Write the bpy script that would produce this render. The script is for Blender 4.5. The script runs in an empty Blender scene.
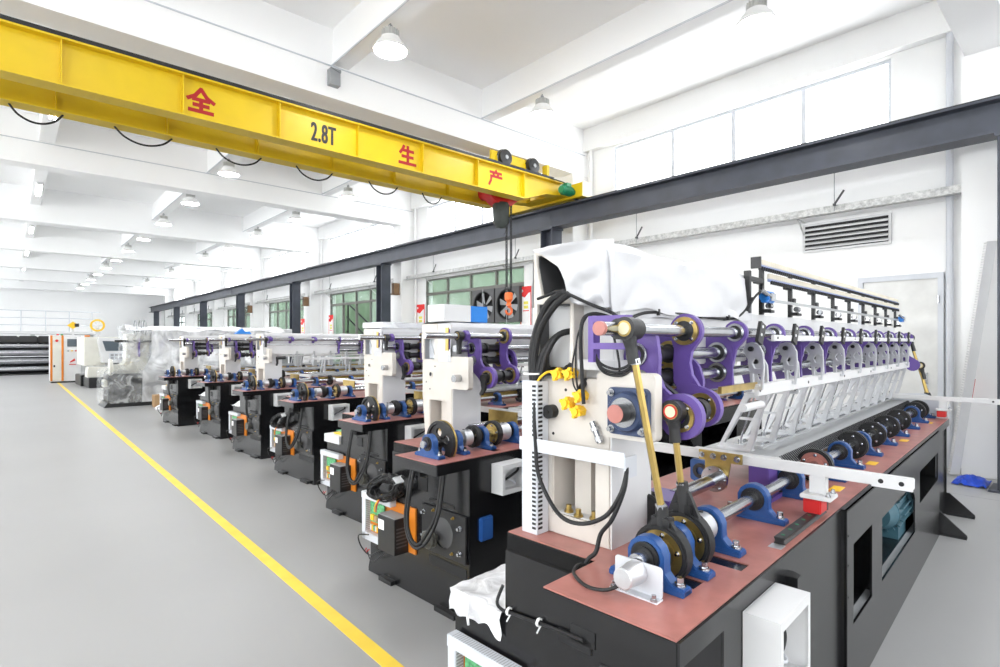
import bpy, bmesh, math, random
from mathutils import Vector, Matrix, noise
from mathutils.geometry import tessellate_polygon

S = bpy.context.scene
COL = S.collection
rnd = random.Random(7)
pi = math.pi

# ------------------------------------------------------------------ camera, world, exposure
CAM_H = 1.6
YAW = math.atan(490 / 547)
cd = bpy.data.cameras.new('camera')
cd.sensor_width = 36.0
cd.lens = 547 * 36 / 1000
cd.shift_y = 0.0085
cd.clip_end = 300
cam = bpy.data.objects.new('camera', cd)
COL.objects.link(cam)
cam.location = (0, 0, CAM_H)
cam.rotation_euler = (pi / 2, 0, -YAW)
S.camera = cam

W = bpy.data.worlds.new('sky')
S.world = W
W.use_nodes = True
bg = W.node_tree.nodes['Background']
bg.inputs[0].default_value = (0.86, 0.93, 1.0, 1)
bg.inputs[1].default_value = 2.2

S.view_settings.view_transform = 'Standard'
S.view_settings.look = 'None'
S.view_settings.exposure = 1.08
S.view_settings.gamma = 1.0
S.view_settings.use_curve_mapping = False
S.cycles.use_denoising = True
S.cycles.max_bounces = 10
S.cycles.diffuse_bounces = 6
S.cycles.glossy_bounces = 4
S.cycles.transparent_max_bounces = 12
S.cycles.sample_clamp_indirect = 6
S.cycles.caustics_reflective = False
S.cycles.caustics_refractive = False
WINDOW_LIGHT = 3.3
AISLE_FILL_LIGHT = 4.6
BACK_FILL_LIGHT = 2.4
LAMP_LIGHT = 42.0


# ------------------------------------------------------------------ materials
def mat(name, col, rough=0.5, metal=0.0, var=0.06, scale=6.0, bump=0.0, bscale=60.0, coat=0.0, emit=0.0, detail=3.0, ior=1.45):
    m = bpy.data.materials.new(name)
    m.use_nodes = True
    nt = m.node_tree
    b = nt.nodes['Principled BSDF']
    b.inputs['Roughness'].default_value = rough
    b.inputs['Metallic'].default_value = metal
    b.inputs['IOR'].default_value = ior
    b.inputs['Coat Weight'].default_value = coat
    b.inputs['Coat Roughness'].default_value = 0.12
    tc = nt.nodes.new('ShaderNodeTexCoord')
    n = nt.nodes.new('ShaderNodeTexNoise')
    n.inputs['Scale'].default_value = scale
    n.inputs['Detail'].default_value = detail
    nt.links.new(tc.outputs['Object'], n.inputs['Vector'])
    r = nt.nodes.new('ShaderNodeValToRGB')
    r.color_ramp.elements[0].position = 0.3
    r.color_ramp.elements[1].position = 0.7
    lo = [max(0, c * (1 - var)) for c in col]
    hi = [min(1, c * (1 + var)) for c in col]
    r.color_ramp.elements[0].color = (*lo, 1)
    r.color_ramp.elements[1].color = (*hi, 1)
    nt.links.new(n.outputs['Fac'], r.inputs['Fac'])
    nt.links.new(r.outputs['Color'], b.inputs['Base Color'])
    if bump:
        n2 = nt.nodes.new('ShaderNodeTexNoise')
        n2.inputs['Scale'].default_value = bscale
        n2.inputs['Detail'].default_value = 4
        nt.links.new(tc.outputs['Object'], n2.inputs['Vector'])
        bp = nt.nodes.new('ShaderNodeBump')
        bp.inputs['Strength'].default_value = bump
        bp.inputs['Distance'].default_value = 0.01
        nt.links.new(n2.outputs['Fac'], bp.inputs['Height'])
        nt.links.new(bp.outputs['Normal'], b.inputs['Normal'])
    if emit:
        b.inputs['Emission Color'].default_value = (*col, 1)
        b.inputs['Emission Strength'].default_value = emit
    return m


def film(name, col, alpha, rough=0.15, wrinkle=0.8, wscale=7.0):
    """thin plastic / glass sheet: part of the light passes, the rest is a glossy dielectric"""
    m = bpy.data.materials.new(name)
    m.use_nodes = True
    nt = m.node_tree
    b = nt.nodes['Principled BSDF']
    b.inputs['Base Color'].default_value = (*col, 1)
    b.inputs['Roughness'].default_value = rough
    tr = nt.nodes.new('ShaderNodeBsdfTransparent')
    tr.inputs[0].default_value = (*[min(1, c * .3 + .7) for c in col], 1)
    mx = nt.nodes.new('ShaderNodeMixShader')
    out = nt.nodes['Material Output']
    nt.links.new(tr.outputs[0], mx.inputs[1])
    nt.links.new(b.outputs[0], mx.inputs[2])
    nt.links.new(mx.outputs[0], out.inputs[0])
    mx.inputs[0].default_value = alpha
    if wrinkle:
        tc = nt.nodes.new('ShaderNodeTexCoord')
        n = nt.nodes.new('ShaderNodeTexNoise')
        n.inputs['Scale'].default_value = wscale
        n.inputs['Detail'].default_value = 6
        n.inputs['Distortion'].default_value = 1.2
        nt.links.new(tc.outputs['Object'], n.inputs['Vector'])
        bp = nt.nodes.new('ShaderNodeBump')
        bp.inputs['Strength'].default_value = wrinkle
        bp.inputs['Distance'].default_value = 0.04
        nt.links.new(n.outputs['Fac'], bp.inputs['Height'])
        nt.links.new(bp.outputs['Normal'], b.inputs['Normal'])
        r = nt.nodes.new('ShaderNodeMapRange')
        r.inputs[1].default_value = 0.35
        r.inputs[2].default_value = 0.65
        r.inputs[3].default_value = max(0, alpha - .2)
        r.inputs[4].default_value = min(1, alpha + .2)
        nt.links.new(n.outputs['Fac'], r.inputs[0])
        nt.links.new(r.outputs[0], mx.inputs[0])
    return m


def emitter(name, col, strength):
    m = bpy.data.materials.new(name)
    m.use_nodes = True
    nt = m.node_tree
    nt.nodes.remove(nt.nodes['Principled BSDF'])
    e = nt.nodes.new('ShaderNodeEmission')
    e.inputs[0].default_value = (*col, 1)
    e.inputs[1].default_value = strength
    nt.links.new(e.outputs[0], nt.nodes['Material Output'].inputs[0])
    return m


M = dict(
    wall=mat('white_wall', (.88, .88, .875), .75, var=.025, scale=.8, bump=.05, bscale=30),
    ceil=mat('white_ceiling', (.95, .95, .95), .8, var=.02, scale=.5),
    floor=mat('grey_epoxy_floor', (.33, .33, .328), .38, var=.045, scale=.45, detail=5, bump=.02, bscale=120),
    line=mat('yellow_floor_paint', (.85, .60, .06), .5, var=.08, scale=5),
    joint=mat('floor_joint', (.33, .33, .33), .7),
    steel=mat('bright_steel', (.46, .47, .49), .2, 1.0, var=.08, scale=20),
    alu=mat('cast_aluminium', (.60, .61, .63), .34, .7, var=.06, scale=25),
    alup=mat('machined_aluminium_plate', (.48, .49, .50), .32, .6, var=.06, scale=30),
    gold=mat('zinc_plated_gold', (.46, .33, .11), .32, .85, var=.16, scale=18),
    cream=mat('cream_cast_paint', (.62, .58, .53), .48, var=.03, scale=10, bump=.03, bscale=90),
    white=mat('white_machine_paint', (.66, .66, .665), .4, var=.02),
    wgrey=mat('white_grey_sheet', (.60, .62, .66), .42, var=.03),
    purple=mat('purple_paint', (.125, .072, .30), .38, var=.08, coat=.2),
    red=mat('red_oxide_primer', (.41, .165, .14), .32, var=.16, scale=9, bump=.04, bscale=50),
    char=mat('charcoal_paint', (.007, .007, .008), .24, var=.14, scale=5, ior=1.55, bump=.006, bscale=60),
    black=mat('black_steel', (.018, .018, .019), .4, var=.15, scale=15),
    rubber=mat('black_rubber', (.012, .012, .013), .55, var=.1),
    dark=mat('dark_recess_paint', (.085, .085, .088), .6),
    blue=mat('blue_bearing_paint', (.018, .075, .25), .38, var=.12, scale=20, coat=.2),
    navy=mat('navy_bearing_paint', (.035, .055, .12), .42, var=.12, scale=20),
    bluep=mat('light_blue_plastic', (.02, .20, .62), .4),
    bluet=mat('dull_blue_plastic', (.025, .11, .38), .45),
    teal=mat('teal_motor_paint', (.05, .13, .17), .42, var=.08),
    yell=mat('crane_yellow', (.66, .46, .008), .42, var=.05, scale=3),
    yplas=mat('yellow_plastic', (.9, .55, .02), .4),
    letter=mat('dark_red_lettering', (.36, .008, .010), .5),
    redp=mat('red_paint', (.55, .02, .02), .4),
    orange=mat('orange_panel', (.62, .19, .015), .45),
    green=mat('green_paint', (.015, .19, .09), .4),
    pcb=mat('green_circuit_board', (.10, .36, .16), .5, var=.5, scale=60),
    run=mat('blue_grey_runway_steel', (.050, .056, .073), .45, var=.18, scale=3, bump=.02, bscale=40),
    galv=mat('galvanised_strip', (.55, .55, .54), .5, .3, var=.35, scale=22, detail=6),
    cloth=mat('white_cloth', (.60, .60, .615), .75, var=.04, scale=3, bump=.35, bscale=9),
    paper=mat('white_paper', (.85, .85, .85), .7),
    yg=mat('pale_lamp_housing', (.60, .60, .58), .35, .2, var=.05),
    shade=mat('glowing_lamp_shade', (.70, .70, .69), .35, .0, var=.04, emit=.12),
    tile=mat('beige_cnc_paint', (.64, .63, .57), .45, var=.03),
    grey=mat('mid_grey_sheet', (.32, .33, .34), .5),
    screen=mat('grey_display_glass', (.09, .11, .13), .15),
    card=mat('brown_cardboard', (.42, .27, .14), .8),
    fence=mat('green_corrugated_sheet', (.13, .20, .115), .6, var=.12, scale=3),
    concrete=mat('pale_yard_concrete', (.55, .54, .52), .8),
    redtop=mat('red_poster_print', (.75, .03, .03), .6),
    yelp=mat('yellow_poster_print', (.80, .72, .10), .6),
    tarp=mat('blue_tarpaulin', (.01, .06, .50), .5, var=.2, scale=14, bump=.5, bscale=14),
    pclear=film('clear_shrink_film', (.90, .92, .93), .22, .12, .9, 4.0),
    pbag=film('clear_plastic_film', (.93, .94, .96), .52, .12, .9, 2.6),
    pcloth=film('white_plastic_sheet', (.88, .88, .90), .86, .3, .5, 9.0),
    glass=film('window_glass', (.72, .86, .76), .22, .05, 0),
    lamp=emitter('lamp_light', (.97, .98, 1.0), LAMP_LIGHT),
    tube=emitter('tube_light', (1.0, 1.0, 1.0), 14.0),
    fill_aisle=emitter('added_aisle_fill_pane', (.95, .98, 1.0), AISLE_FILL_LIGHT),
    fill_back=emitter('added_back_fill_pane', (.95, .98, 1.0), BACK_FILL_LIGHT),
    sky=emitter('daylit_frosted_pane', (.95, .98, 1.0), WINDOW_LIGHT),
)


# ------------------------------------------------------------------ geometry helpers
class G:
    def __init__(s):
        s.v = []
        s.f = []

    def add(s, vs, fs):
        n = len(s.v)
        s.v += [tuple(p) for p in vs]
        s.f += [tuple(i + n for i in f) for f in fs]
        return s

    def box(s, x0, x1, y0, y1, z0, z1):
        if x0 > x1: x0, x1 = x1, x0
        if y0 > y1: y0, y1 = y1, y0
        if z0 > z1: z0, z1 = z1, z0
        return s.add([(x0, y0, z0), (x1, y0, z0), (x1, y1, z0), (x0, y1, z0), (x0, y0, z1), (x1, y0, z1), (x1, y1, z1), (x0, y1, z1)],
                     [(3, 2, 1, 0), (4, 5, 6, 7), (0, 1, 5, 4), (1, 2, 6, 5), (2, 3, 7, 6), (3, 0, 4, 7)])

    def prism(s, poly, axis, a0, a1, holes=()):
        if a0 > a1: a0, a1 = a1, a0
        loops = [list(poly)] + [list(h) for h in holes]

        def P(p, a):
            return (a, p[0], p[1]) if axis == 'x' else (p[0], a, p[1]) if axis == 'y' else (p[0], p[1], a)
        flat = [p for l in loops for p in l]
        n = len(flat)
        tri = tessellate_polygon([[Vector((p[0], p[1], 0)) for p in l] for l in loops])
        vs = [P(p, a0) for p in flat] + [P(p, a1) for p in flat]
        fs = [tuple(t) for t in tri] + [tuple(i + n for i in reversed(t)) for t in tri]
        k = 0
        for l in loops:
            m = len(l)
            for i in range(m):
                a, b = k + i, k + (i + 1) % m
                fs.append((a, b, b + n, a + n))
            k += m
        return s.add(vs, fs)

    def cyl(s, p0, p1, r0, r1=None, n=16, caps=True):
        r1 = r0 if r1 is None else r1
        p0, p1 = Vector(p0), Vector(p1)
        d = (p1 - p0).normalized()
        u = d.orthogonal().normalized()
        w = d.cross(u)
        vs = []
        for p, r in ((p0, r0), (p1, r1)):
            for i in range(n):
                a = 2 * pi * i / n
                vs.append(p + u * (r * math.cos(a)) + w * (r * math.sin(a)))
        fs = [(i, (i + 1) % n, n + (i + 1) % n, n + i) for i in range(n)]
        if caps: fs += [tuple(range(n - 1, -1, -1)), tuple(range(n, 2 * n))]
        return s.add(vs, fs)

    def lathe(s, o, d, prof, n=24):
        """prof: list of (t along axis, radius)"""
        o, d = Vector(o), Vector(d).normalized()
        u = d.orthogonal().normalized()
        w = d.cross(u)
        vs = []
        for t, r in prof:
            for i in range(n):
                a = 2 * pi * i / n
                vs.append(o + d * t + u * (r * math.cos(a)) + w * (r * math.sin(a)))
        fs = []
        for k in range(len(prof) - 1):
            for i in range(n):
                j = (i + 1) % n
                fs.append((k * n + i, k * n + j, (k + 1) * n + j, (k + 1) * n + i))
        return s.add(vs, fs)

    def ring(s, o, d, w, ro, ri, n=24):
        return s.lathe(o, d, [(0, ri), (0, ro), (w, ro), (w, ri), (0, ri)], n)

    def tube(s, pts, r, n=8, sub=6, closed=False):
        P = [Vector(p) for p in pts]
        if sub > 1 and len(P) > 2:
            Q = []
            m = len(P)
            for i in range(m if closed else m - 1):
                a, b, c, e = (P[(i - 1) % m] if closed or i else P[0]), P[i], P[(i + 1) % m], (P[(i + 2) % m] if closed or i + 2 < m else P[-1])
                for k in range(sub):
                    t = k / sub
                    Q.append(.5 * ((2 * b) + (c - a) * t + (2 * a - 5 * b + 4 * c - e) * t * t + (3 * b - a - 3 * c + e) * t ** 3))
            if not closed: Q.append(P[-1])
            P = Q
        m = len(P)
        T0 = (P[1] - P[0]).normalized()
        u = T0.orthogonal().normalized()
        vs = []
        for i in range(m):
            if closed: t = P[(i + 1) % m] - P[i - 1]
            else: t = P[min(i + 1, m - 1)] - P[max(i - 1, 0)]
            t = t.normalized() if t.length > 1e-9 else T0
            u = u - t * u.dot(t)
            u = u.normalized() if u.length > 1e-6 else t.orthogonal().normalized()
            w = t.cross(u)
            for k in range(n):
                a = 2 * pi * k / n
                vs.append(P[i] + u * (r * math.cos(a)) + w * (r * math.sin(a)))
        fs = []
        for i in range(m if closed else m - 1):
            j = (i + 1) % m
            for k in range(n):
                l = (k + 1) % n
                fs.append((i * n + k, i * n + l, j * n + l, j * n + k))
        if not closed: fs += [tuple(range(n - 1, -1, -1)), tuple((m - 1) * n + k for k in range(n))]
        return s.add(vs, fs)

    def lever(s, pts, x0, x1, n=20):
        """flat plate across x: round bosses (y, z, r) joined by tangent webs"""
        for i, (y, z, r) in enumerate(pts):
            e = .0006 * i
            s.cyl((x0 - e, y, z), (x1 + e, y, z), r, n=n)
        for i in range(len(pts) - 1):
            (ya, za, ra), (yb, zb, rb) = pts[i], pts[i + 1]
            d = math.hypot(yb - ya, zb - za)
            if d < 1e-6: continue
            th = math.atan2(zb - za, yb - ya)
            ph = math.acos(max(-1, min(1, (ra - rb) / d)))
            q = []
            for sg in (1, -1):
                a = th + sg * ph
                q.append(((ya + ra * math.cos(a), za + ra * math.sin(a)), (yb + rb * math.cos(a), zb + rb * math.sin(a))))
            s.prism([q[0][0], q[0][1], q[1][1], q[1][0]], 'x', x0 + .0004, x1 - .0004)
        return s

    def grid(s, fn, nu, nv):
        vs = [fn(i / nu, j / nv) for i in range(nu + 1) for j in range(nv + 1)]
        fs = [(i * (nv + 1) + j, (i + 1) * (nv + 1) + j, (i + 1) * (nv + 1) + j + 1, i * (nv + 1) + j + 1) for i in range(nu) for j in range(nv)]
        return s.add(vs, fs)


def mesh(name, g, m, angle=35, bev=0.0, fix=True):
    me = bpy.data.meshes.new(name)
    me.from_pydata(g.v, [], g.f)
    if fix or bev:
        bm = bmesh.new()
        bm.from_mesh(me)
        if bev:
            bmesh.ops.recalc_face_normals(bm, faces=bm.faces)
            ed = [e for e in bm.edges if len(e.link_faces) == 2 and e.calc_face_angle(0) > .7]
            bmesh.ops.bevel(bm, geom=ed, offset=bev, segments=2, affect='EDGES', clamp_overlap=True)
        bmesh.ops.recalc_face_normals(bm, faces=bm.faces)
        bm.to_mesh(me)
        bm.free()
    me.shade_smooth()
    me.set_sharp_from_angle(angle=math.radians(angle))
    me.materials.append(M[m] if isinstance(m, str) else m)
    return me


def link(name, me, parent=None, loc=(0, 0, 0), rot=(0, 0, 0), scale=None):
    o = bpy.data.objects.new(name, me)
    COL.objects.link(o)
    o.location = loc
    o.rotation_euler = rot
    if scale: o.scale = scale
    if parent is not None: o.parent = parent
    return o


def part(parent, name, g, m, bev=0.0, loc=(0, 0, 0), rot=(0, 0, 0), label=None, stuff=False, angle=35):
    o = link(name, mesh(name, g, m, angle, bev), parent, loc, rot)
    if label: o['label'] = label
    if stuff: o['kind'] = 'stuff'
    return o


CACHE = {}


def cpart(parent, name, key, fn, m, loc=(0, 0, 0), rot=(0, 0, 0), bev=0.0, scale=None):
    """part that shares mesh data between alike pieces"""
    if (key, m) not in CACHE: CACHE[(key, m)] = mesh(name, fn(), m, bev=bev)
    return link(name, CACHE[(key, m)], parent, loc, rot, scale)


def thing(name, label, cat, loc=(0, 0, 0), rz=0.0, group=None):
    o = bpy.data.objects.new(name, None)
    COL.objects.link(o)
    o.location = loc
    o.rotation_euler = (0, 0, rz)
    o.empty_display_size = .2
    o['label'] = label
    o['category'] = cat
    if group: o['group'] = group
    return o


def tag(o, label, cat, group=None, kind=None):
    o['label'] = label
    o['category'] = cat
    if group: o['group'] = group
    if kind: o['kind'] = kind
    return o


def struct(name, g, m, label, bev=0.0):
    o = link(name, mesh(name, g, m, bev=bev))
    o['kind'] = 'structure'
    o['label'] = label
    o['category'] = name.split('_')[0]
    return o


def rect(x0, x1, y0, y1):
    return [(x0, y0), (x1, y0), (x1, y1), (x0, y1)]


def rrect(x0, x1, y0, y1, r, n=4):
    p = []
    for cx, cy, a in ((x1 - r, y0 + r, -pi / 2), (x1 - r, y1 - r, 0), (x0 + r, y1 - r, pi / 2), (x0 + r, y0 + r, pi)):
        for i in range(n + 1):
            t = a + pi / 2 * i / n
            p.append((cx + r * math.cos(t), cy + r * math.sin(t)))
    return p


def circ(cx, cy, r, n=20):
    return [(cx + r * math.cos(2 * pi * i / n), cy + r * math.sin(2 * pi * i / n)) for i in range(n)]


ORD = 'first second third fourth fifth sixth seventh eighth ninth tenth eleventh twelfth thirteenth fourteenth fifteenth sixteenth'.split()

# ------------------------------------------------------------------ the hall
BAY = 6.55
Y0 = .858                      # first steel column; one every bay
XW = 9.0                       # window wall
XL, YB, YF = -8.5, -8.0, 49.0  # far side wall, wall behind the camera, end wall
ZC = 6.0

floor = struct('floor', G().box(XL - .3, XW + .3, YB - .3, YF + .3, -.2, 0), 'floor', 'smooth pale grey epoxy floor of the whole hall')
part(floor, 'painted_line', G().box(1.365, 1.445, -5, 27.6, 0, .0025), 'line', label='yellow painted aisle line')
for yj in (0.1, 6.65, 13.2, 19.75, 26.3): part(floor, 'floor_joint', G().box(4.0, XW, yj - .76, yj - .752, 0, .0012), 'joint')
part(floor, 'floor_joint', G().box(7.42, 7.43, -5, 40, 0, .0012), 'joint')

ceiling = struct('ceiling', G().box(XL - .3, XW + .3, YB - .3, YF + .3, ZC, ZC + .25), 'ceil', 'white ceiling slab with deep white cross beams')
NB = range(-1, 8)
for k in NB:
    y = 7.3 + BAY * (k - 1)
    part(ceiling, 'cross_beam', G().box(XL, XW, y, y + .42, 5.03, ZC), 'ceil')
for x in (.42, 3.38, 6.12, -2.4, -5.2):
    for k in NB:
        y = 7.3 + BAY * (k - 1)
        part(ceiling, 'secondary_beam', G().box(x, x + .24, y + .42, min(y + BAY, YF), 5.5, ZC), 'ceil')
for x in (3.40, 6.14):
    part(ceiling, 'conduit', G().cyl((x - .03, YB, 5.49), (x - .03, YF, 5.49), .012, n=8), 'wgrey')
for k in range(0, 3):
    y = 7.285 + BAY * (k - 1)
    part(ceiling, 'conduit', G().cyl((-5, y, 5.47), (XW - .1, y, 5.47), .010, n=8), 'wgrey')

# window wall with real openings
wallr_holes = []
WIN_UP = []
for k in range(-1, 7):
    a = 2.01 + BAY * k
    WIN_UP.append((a, a + 4.62))
    wallr_holes.append(rect(a, a + 4.62, 4.3, 5.5))
WIN_LO = []
for k in range(1, 7):
    a = 9.2 + BAY * (k - 1) - (.0 if k == 1 else .15)
    WIN_LO.append((a, a + 4.08, k))
    wallr_holes.append(rect(a, a + 4.08, 1.0 if k != 2 else .02, 3.4))
wall_right = struct('wall_right', G().prism(rect(YB, YF, 0, ZC), 'x', XW, XW + .24, wallr_holes), 'wall',
                    'long white plastered window wall behind the machines')
for k in range(-1, 8):
    y = 7.3 + BAY * (k - 1)
    part(wall_right, 'pilaster', G().box(8.53, XW, y, y + .45, 0, 5.03), 'wall', bev=.008)
    part(wall_right, 'conduit_pipe', G().cyl((8.93, y - .14, 0), (8.93, y - .14, 5.9), .035, n=10), 'wall')
    part(wall_right, 'conduit_pipe', G().cyl((8.93, y + .62, 0), (8.93, y + .62, 5.6), .04, n=10), 'wgrey')
part(wall_right, 'top_beam', G().box(8.86, XW, YB, YF, 5.54, ZC), 'wall')
part(wall_right, 'sill_band', G().box(8.94, XW, YB, YF, 2.62, 2.92 - .02), 'wall') if False else None
for k in range(7):
    a = 1.3 + BAY * k
    part(wall_right, 'plaster_band', G().box(8.97, XW, a, a + 5.9, 3.42, 3.44), 'wall')

for n, (a, b) in enumerate(WIN_UP):
    e = thing('window_%d' % (n + 1), 'upper clerestory window glowing white, bay %s from the camera end' % ORD[n], 'window', (XW, a, 4.3))
    e['kind'] = 'structure'
    w, h = b - a, 1.2
    cuts = [0, w * .243, w * .478, w * .722, w]
    g = G().prism(rect(0, w, 0, h), 'x', .03, .09, [rect(cuts[i] + .035, cuts[i + 1] - .035, .05, h - .05) for i in range(4)])
    part(e, 'window_frame', g, 'wgrey')
    for i in range(4):
        cpart(e, 'pane', ('upane', i), lambda i=i: G().box(.055, .061, cuts[i] + .035, cuts[i + 1] - .035, .05, h - .05), 'sky')

for n, (a, b, k) in enumerate(WIN_LO):
    e = thing('window_%d' % (n + 1 + len(WIN_UP)), 'lower window onto a green sheet-metal yard, %s along the wall' % ORD[n], 'window', (XW, a, 0))
    e['kind'] = 'structure'
    w = b - a
    z0 = 1.0 if k != 2 else .02
    cuts = [0, w * .25, w * .5, w * .75, w]
    holes = [rect(cuts[i] + .03, cuts[i + 1] - .03, z0 + .04, 2.94) for i in range(4)] + [rect(cuts[i] + .03, cuts[i + 1] - .03, 3.02, 3.36) for i in range(4)]
    part(e, 'window_frame', G().prism(rect(0, w, z0, 3.4), 'x', .02, .1, holes), mat('bronze_frame_%d' % n, (.16, .155, .14), .5))
    for i in range(4):
        part(e, 'pane', G().box(.055, .061, cuts[i] + .03, cuts[i + 1] - .03, 3.02, 3.36), 'glass')
        if k == 2 and i in (1, 2): continue
        part(e, 'pane', G().box(.055, .061, cuts[i] + .03, cuts[i + 1] - .03, z0 + .04, 2.94), 'glass')

wall_left = struct('wall_left', G().prism(rect(YB, YF, 0, ZC), 'x', XL - .24, XL, [rect(a, b, 2.0, 5.3) for a, b in WIN_UP]), 'wall',
                   'long white wall on the aisle side of the hall')
for n, (a, b) in enumerate(WIN_UP):  # unseen windows, added to brighten the hall from the aisle side
    e = thing('window_%d' % (n + 30), 'tall window added for light in the unseen aisle-side wall, bay %s' % ORD[n], 'window', (XL - .12, a, 2.0))
    e['kind'] = 'structure'
    w, h = b - a, 3.3
    g = G().prism(rect(0, w, 0, h), 'x', -.03, .03, [rect(w * i / 4 + .03, w * (i + 1) / 4 - .03, .05, h - .05) for i in range(4)])
    part(e, 'window_frame', g, 'wgrey')
    for i in range(4):
        cpart(e, 'pane', ('lpane', i), lambda i=i: G().box(-.003, .003, w * i / 4 + .03, w * (i + 1) / 4 - .03, .05, h - .05), 'fill_aisle')
struct('wall_far', G().box(XL - .3, XW + .3, YF, YF + .3, 0, ZC), 'ceil', 'plain white end wall of the hall')
BW = [(-7.6 + i * 5.5, -7.6 + i * 5.5 + 4.6) for i in range(3)]
struct('wall_back', G().prism(rect(XL - .3, XW + .3, 0, ZC), 'y', YB - .3, YB, [rect(a, b, 1.2, 4.8) for a, b in BW]), 'wall', 'white wall behind the camera with windows added for light')
for n, (a, b) in enumerate(BW):  # out-of-view windows added to light the faces turned towards the camera
    e = thing('window_%d' % (n + 50), 'wide unseen window added for light behind the camera, %s from the aisle side' % ORD[n], 'window', (a, YB - .12, 1.2))
    e['kind'] = 'structure'
    part(e, 'window_frame', G().prism(rect(0, 4.6, 0, 3.6), 'y', -.03, .03, [rect(4.6 * i / 4 + .03, 4.6 * (i + 1) / 4 - .03, .05, 3.55) for i in range(4)]), 'wgrey')
    for i in range(4): cpart(e, 'pane', ('bpane', i), lambda i=i: G().box(4.6 * i / 4 + .03, 4.6 * (i + 1) / 4 - .03, -.003, .003, .05, 3.55), 'fill_back')

# yard outside the lower windows
yard = struct('ground_yard', G().box(9.25, 16, 4, 52, -.2, -.02), 'concrete', 'pale concrete yard outside the windows')
yf = thing('yard_fence', 'green corrugated sheet fence seen through the lower windows', 'fence', (11.2, 5, -.02))
def corr():
    g = G()
    n = 16
    P = []
    for i in range(n + 1):
        P.append((i * 3.0 / n, 0 if i % 4 < 2 else .05))
    vs = []
    for y, x in P:
        vs += [(x, y, 0), (x, y, 5.2)]
    return g.add(vs, [(2 * i, 2 * i + 2, 2 * i + 3, 2 * i + 1) for i in range(n)])
for i in range(15): cpart(yf, 'corrugated_sheet', 'corr', corr, 'fence', (0, i * 3.0, 0))

# door, vent, cabinet plate on the first bay of the window wall
d = thing('door_1', 'grey sheet-metal door in the white wall behind the first machine', 'door', (8.99, 1.46, 0))
d['kind'] = 'structure'
part(d, 'door_leaf', G().box(-.05, 0, .03, .86, 0, 2.43), mat('worn_white_door', (.70, .70, .68), .5, var=.12, scale=3), bev=.004)
part(d, 'door_frame', G().prism(rect(-.03, .92, 0, 2.50), 'x', -.07, 0, [rect(.03, .86, .0, 2.43)]), 'wgrey')
part(d, 'handle', G().cyl((-.10, .14, 1.05), (-.10, .14, 1.2), .012, n=8).cyl((-.1, .14, 1.06), (-.05, .14, 1.06), .01, n=8).cyl((-.1, .14, 1.19), (-.05, .14, 1.19), .01, n=8), 'steel')
for zz in (.4, 2.1): part(d, 'hinge', G().cyl((-.075, .02, zz), (-.075, .02, zz + .1), .014, n=8), 'steel')

v = thing('wall_vent', 'louvred ventilation grille high on the white wall above the door', 'vent', (8.99, 2.03, 2.98))
part(v, 'backing', G().box(-.012, 0, 0, 1.06, 0, .36), 'rubber')
part(v, 'vent_frame', G().prism(rect(-.03, 1.09, -.03, .39), 'x', -.03, 0, [rect(0, 1.06, 0, .36)]), 'white')
for i in range(5):
    cpart(v, 'louvre_slat', 'slat', lambda: G().add([(-.06, 0, 0), (-.06, 1.06, 0), (-.012, 1.06, .026), (-.012, 0, .026), (-.06, 0, .016), (-.06, 1.06, .016), (-.012, 1.06, .042), (-.012, 0, .042)],
          [(0, 1, 2, 3), (7, 6, 5, 4), (0, 4, 5, 1), (1, 5, 6, 2), (2, 6, 7, 3), (3, 7, 4, 0)]), 'white', (0, 0, .01 + i * .068))

# galvanised cable tray along the wall
ct = thing('cable_tray', 'speckled galvanised cable tray running along the window wall', 'cable tray', (8.72, 0, 3.42))
for i in range(7):
    part(ct, 'tray_length', G().box(-.02, 0, .9 + i * BAY, .9 + i * BAY + 6.4, 0, .12).box(-.12, 0, .9 + i * BAY, .9 + i * BAY + 6.4, 0, .012), 'galv')
for i in range(14):
    y = 2.6 + i * 3.27
    part(ct, 'hanger_rod', G().cyl((-.06, y, .0), (-.06, y, .95), .006, n=6), 'grey')
    part(ct, 'clamp_bracket', G().add([], []).box(-.09, -.03, y - .012, y + .012, .1, .13).tube([(-.06, y - .0, .12), (-.06, y - .12, .3)], .014, n=6, sub=1), 'dark')
    part(ct, 'wall_bracket', G().tube([(0, y + .5, .0), (.26, y + .5, -.22)], .012, n=6, sub=1).box(0, .27, y + .49, y + .51, -.02, 0), 'galv')

# white wall cable, sockets, orange boxes at the pilasters
for k in range(1, 5):
    y = 7.3 + BAY * (k - 1) - .12 + .0
    o = part(None, 'junction_box', G().box(8.33, 8.52, y + .2, y + .34, 3.02, 3.32).box(8.28, 8.52, y + .18, y + .36, 2.98, 3.02), mat('brown_box_%d' % k, (.22, .13, .07), .6))
    tag(o, 'small brown junction box on the white pilaster at %s steel column' % ORD[k], 'junction box', 'junction boxes on pilasters')

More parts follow.
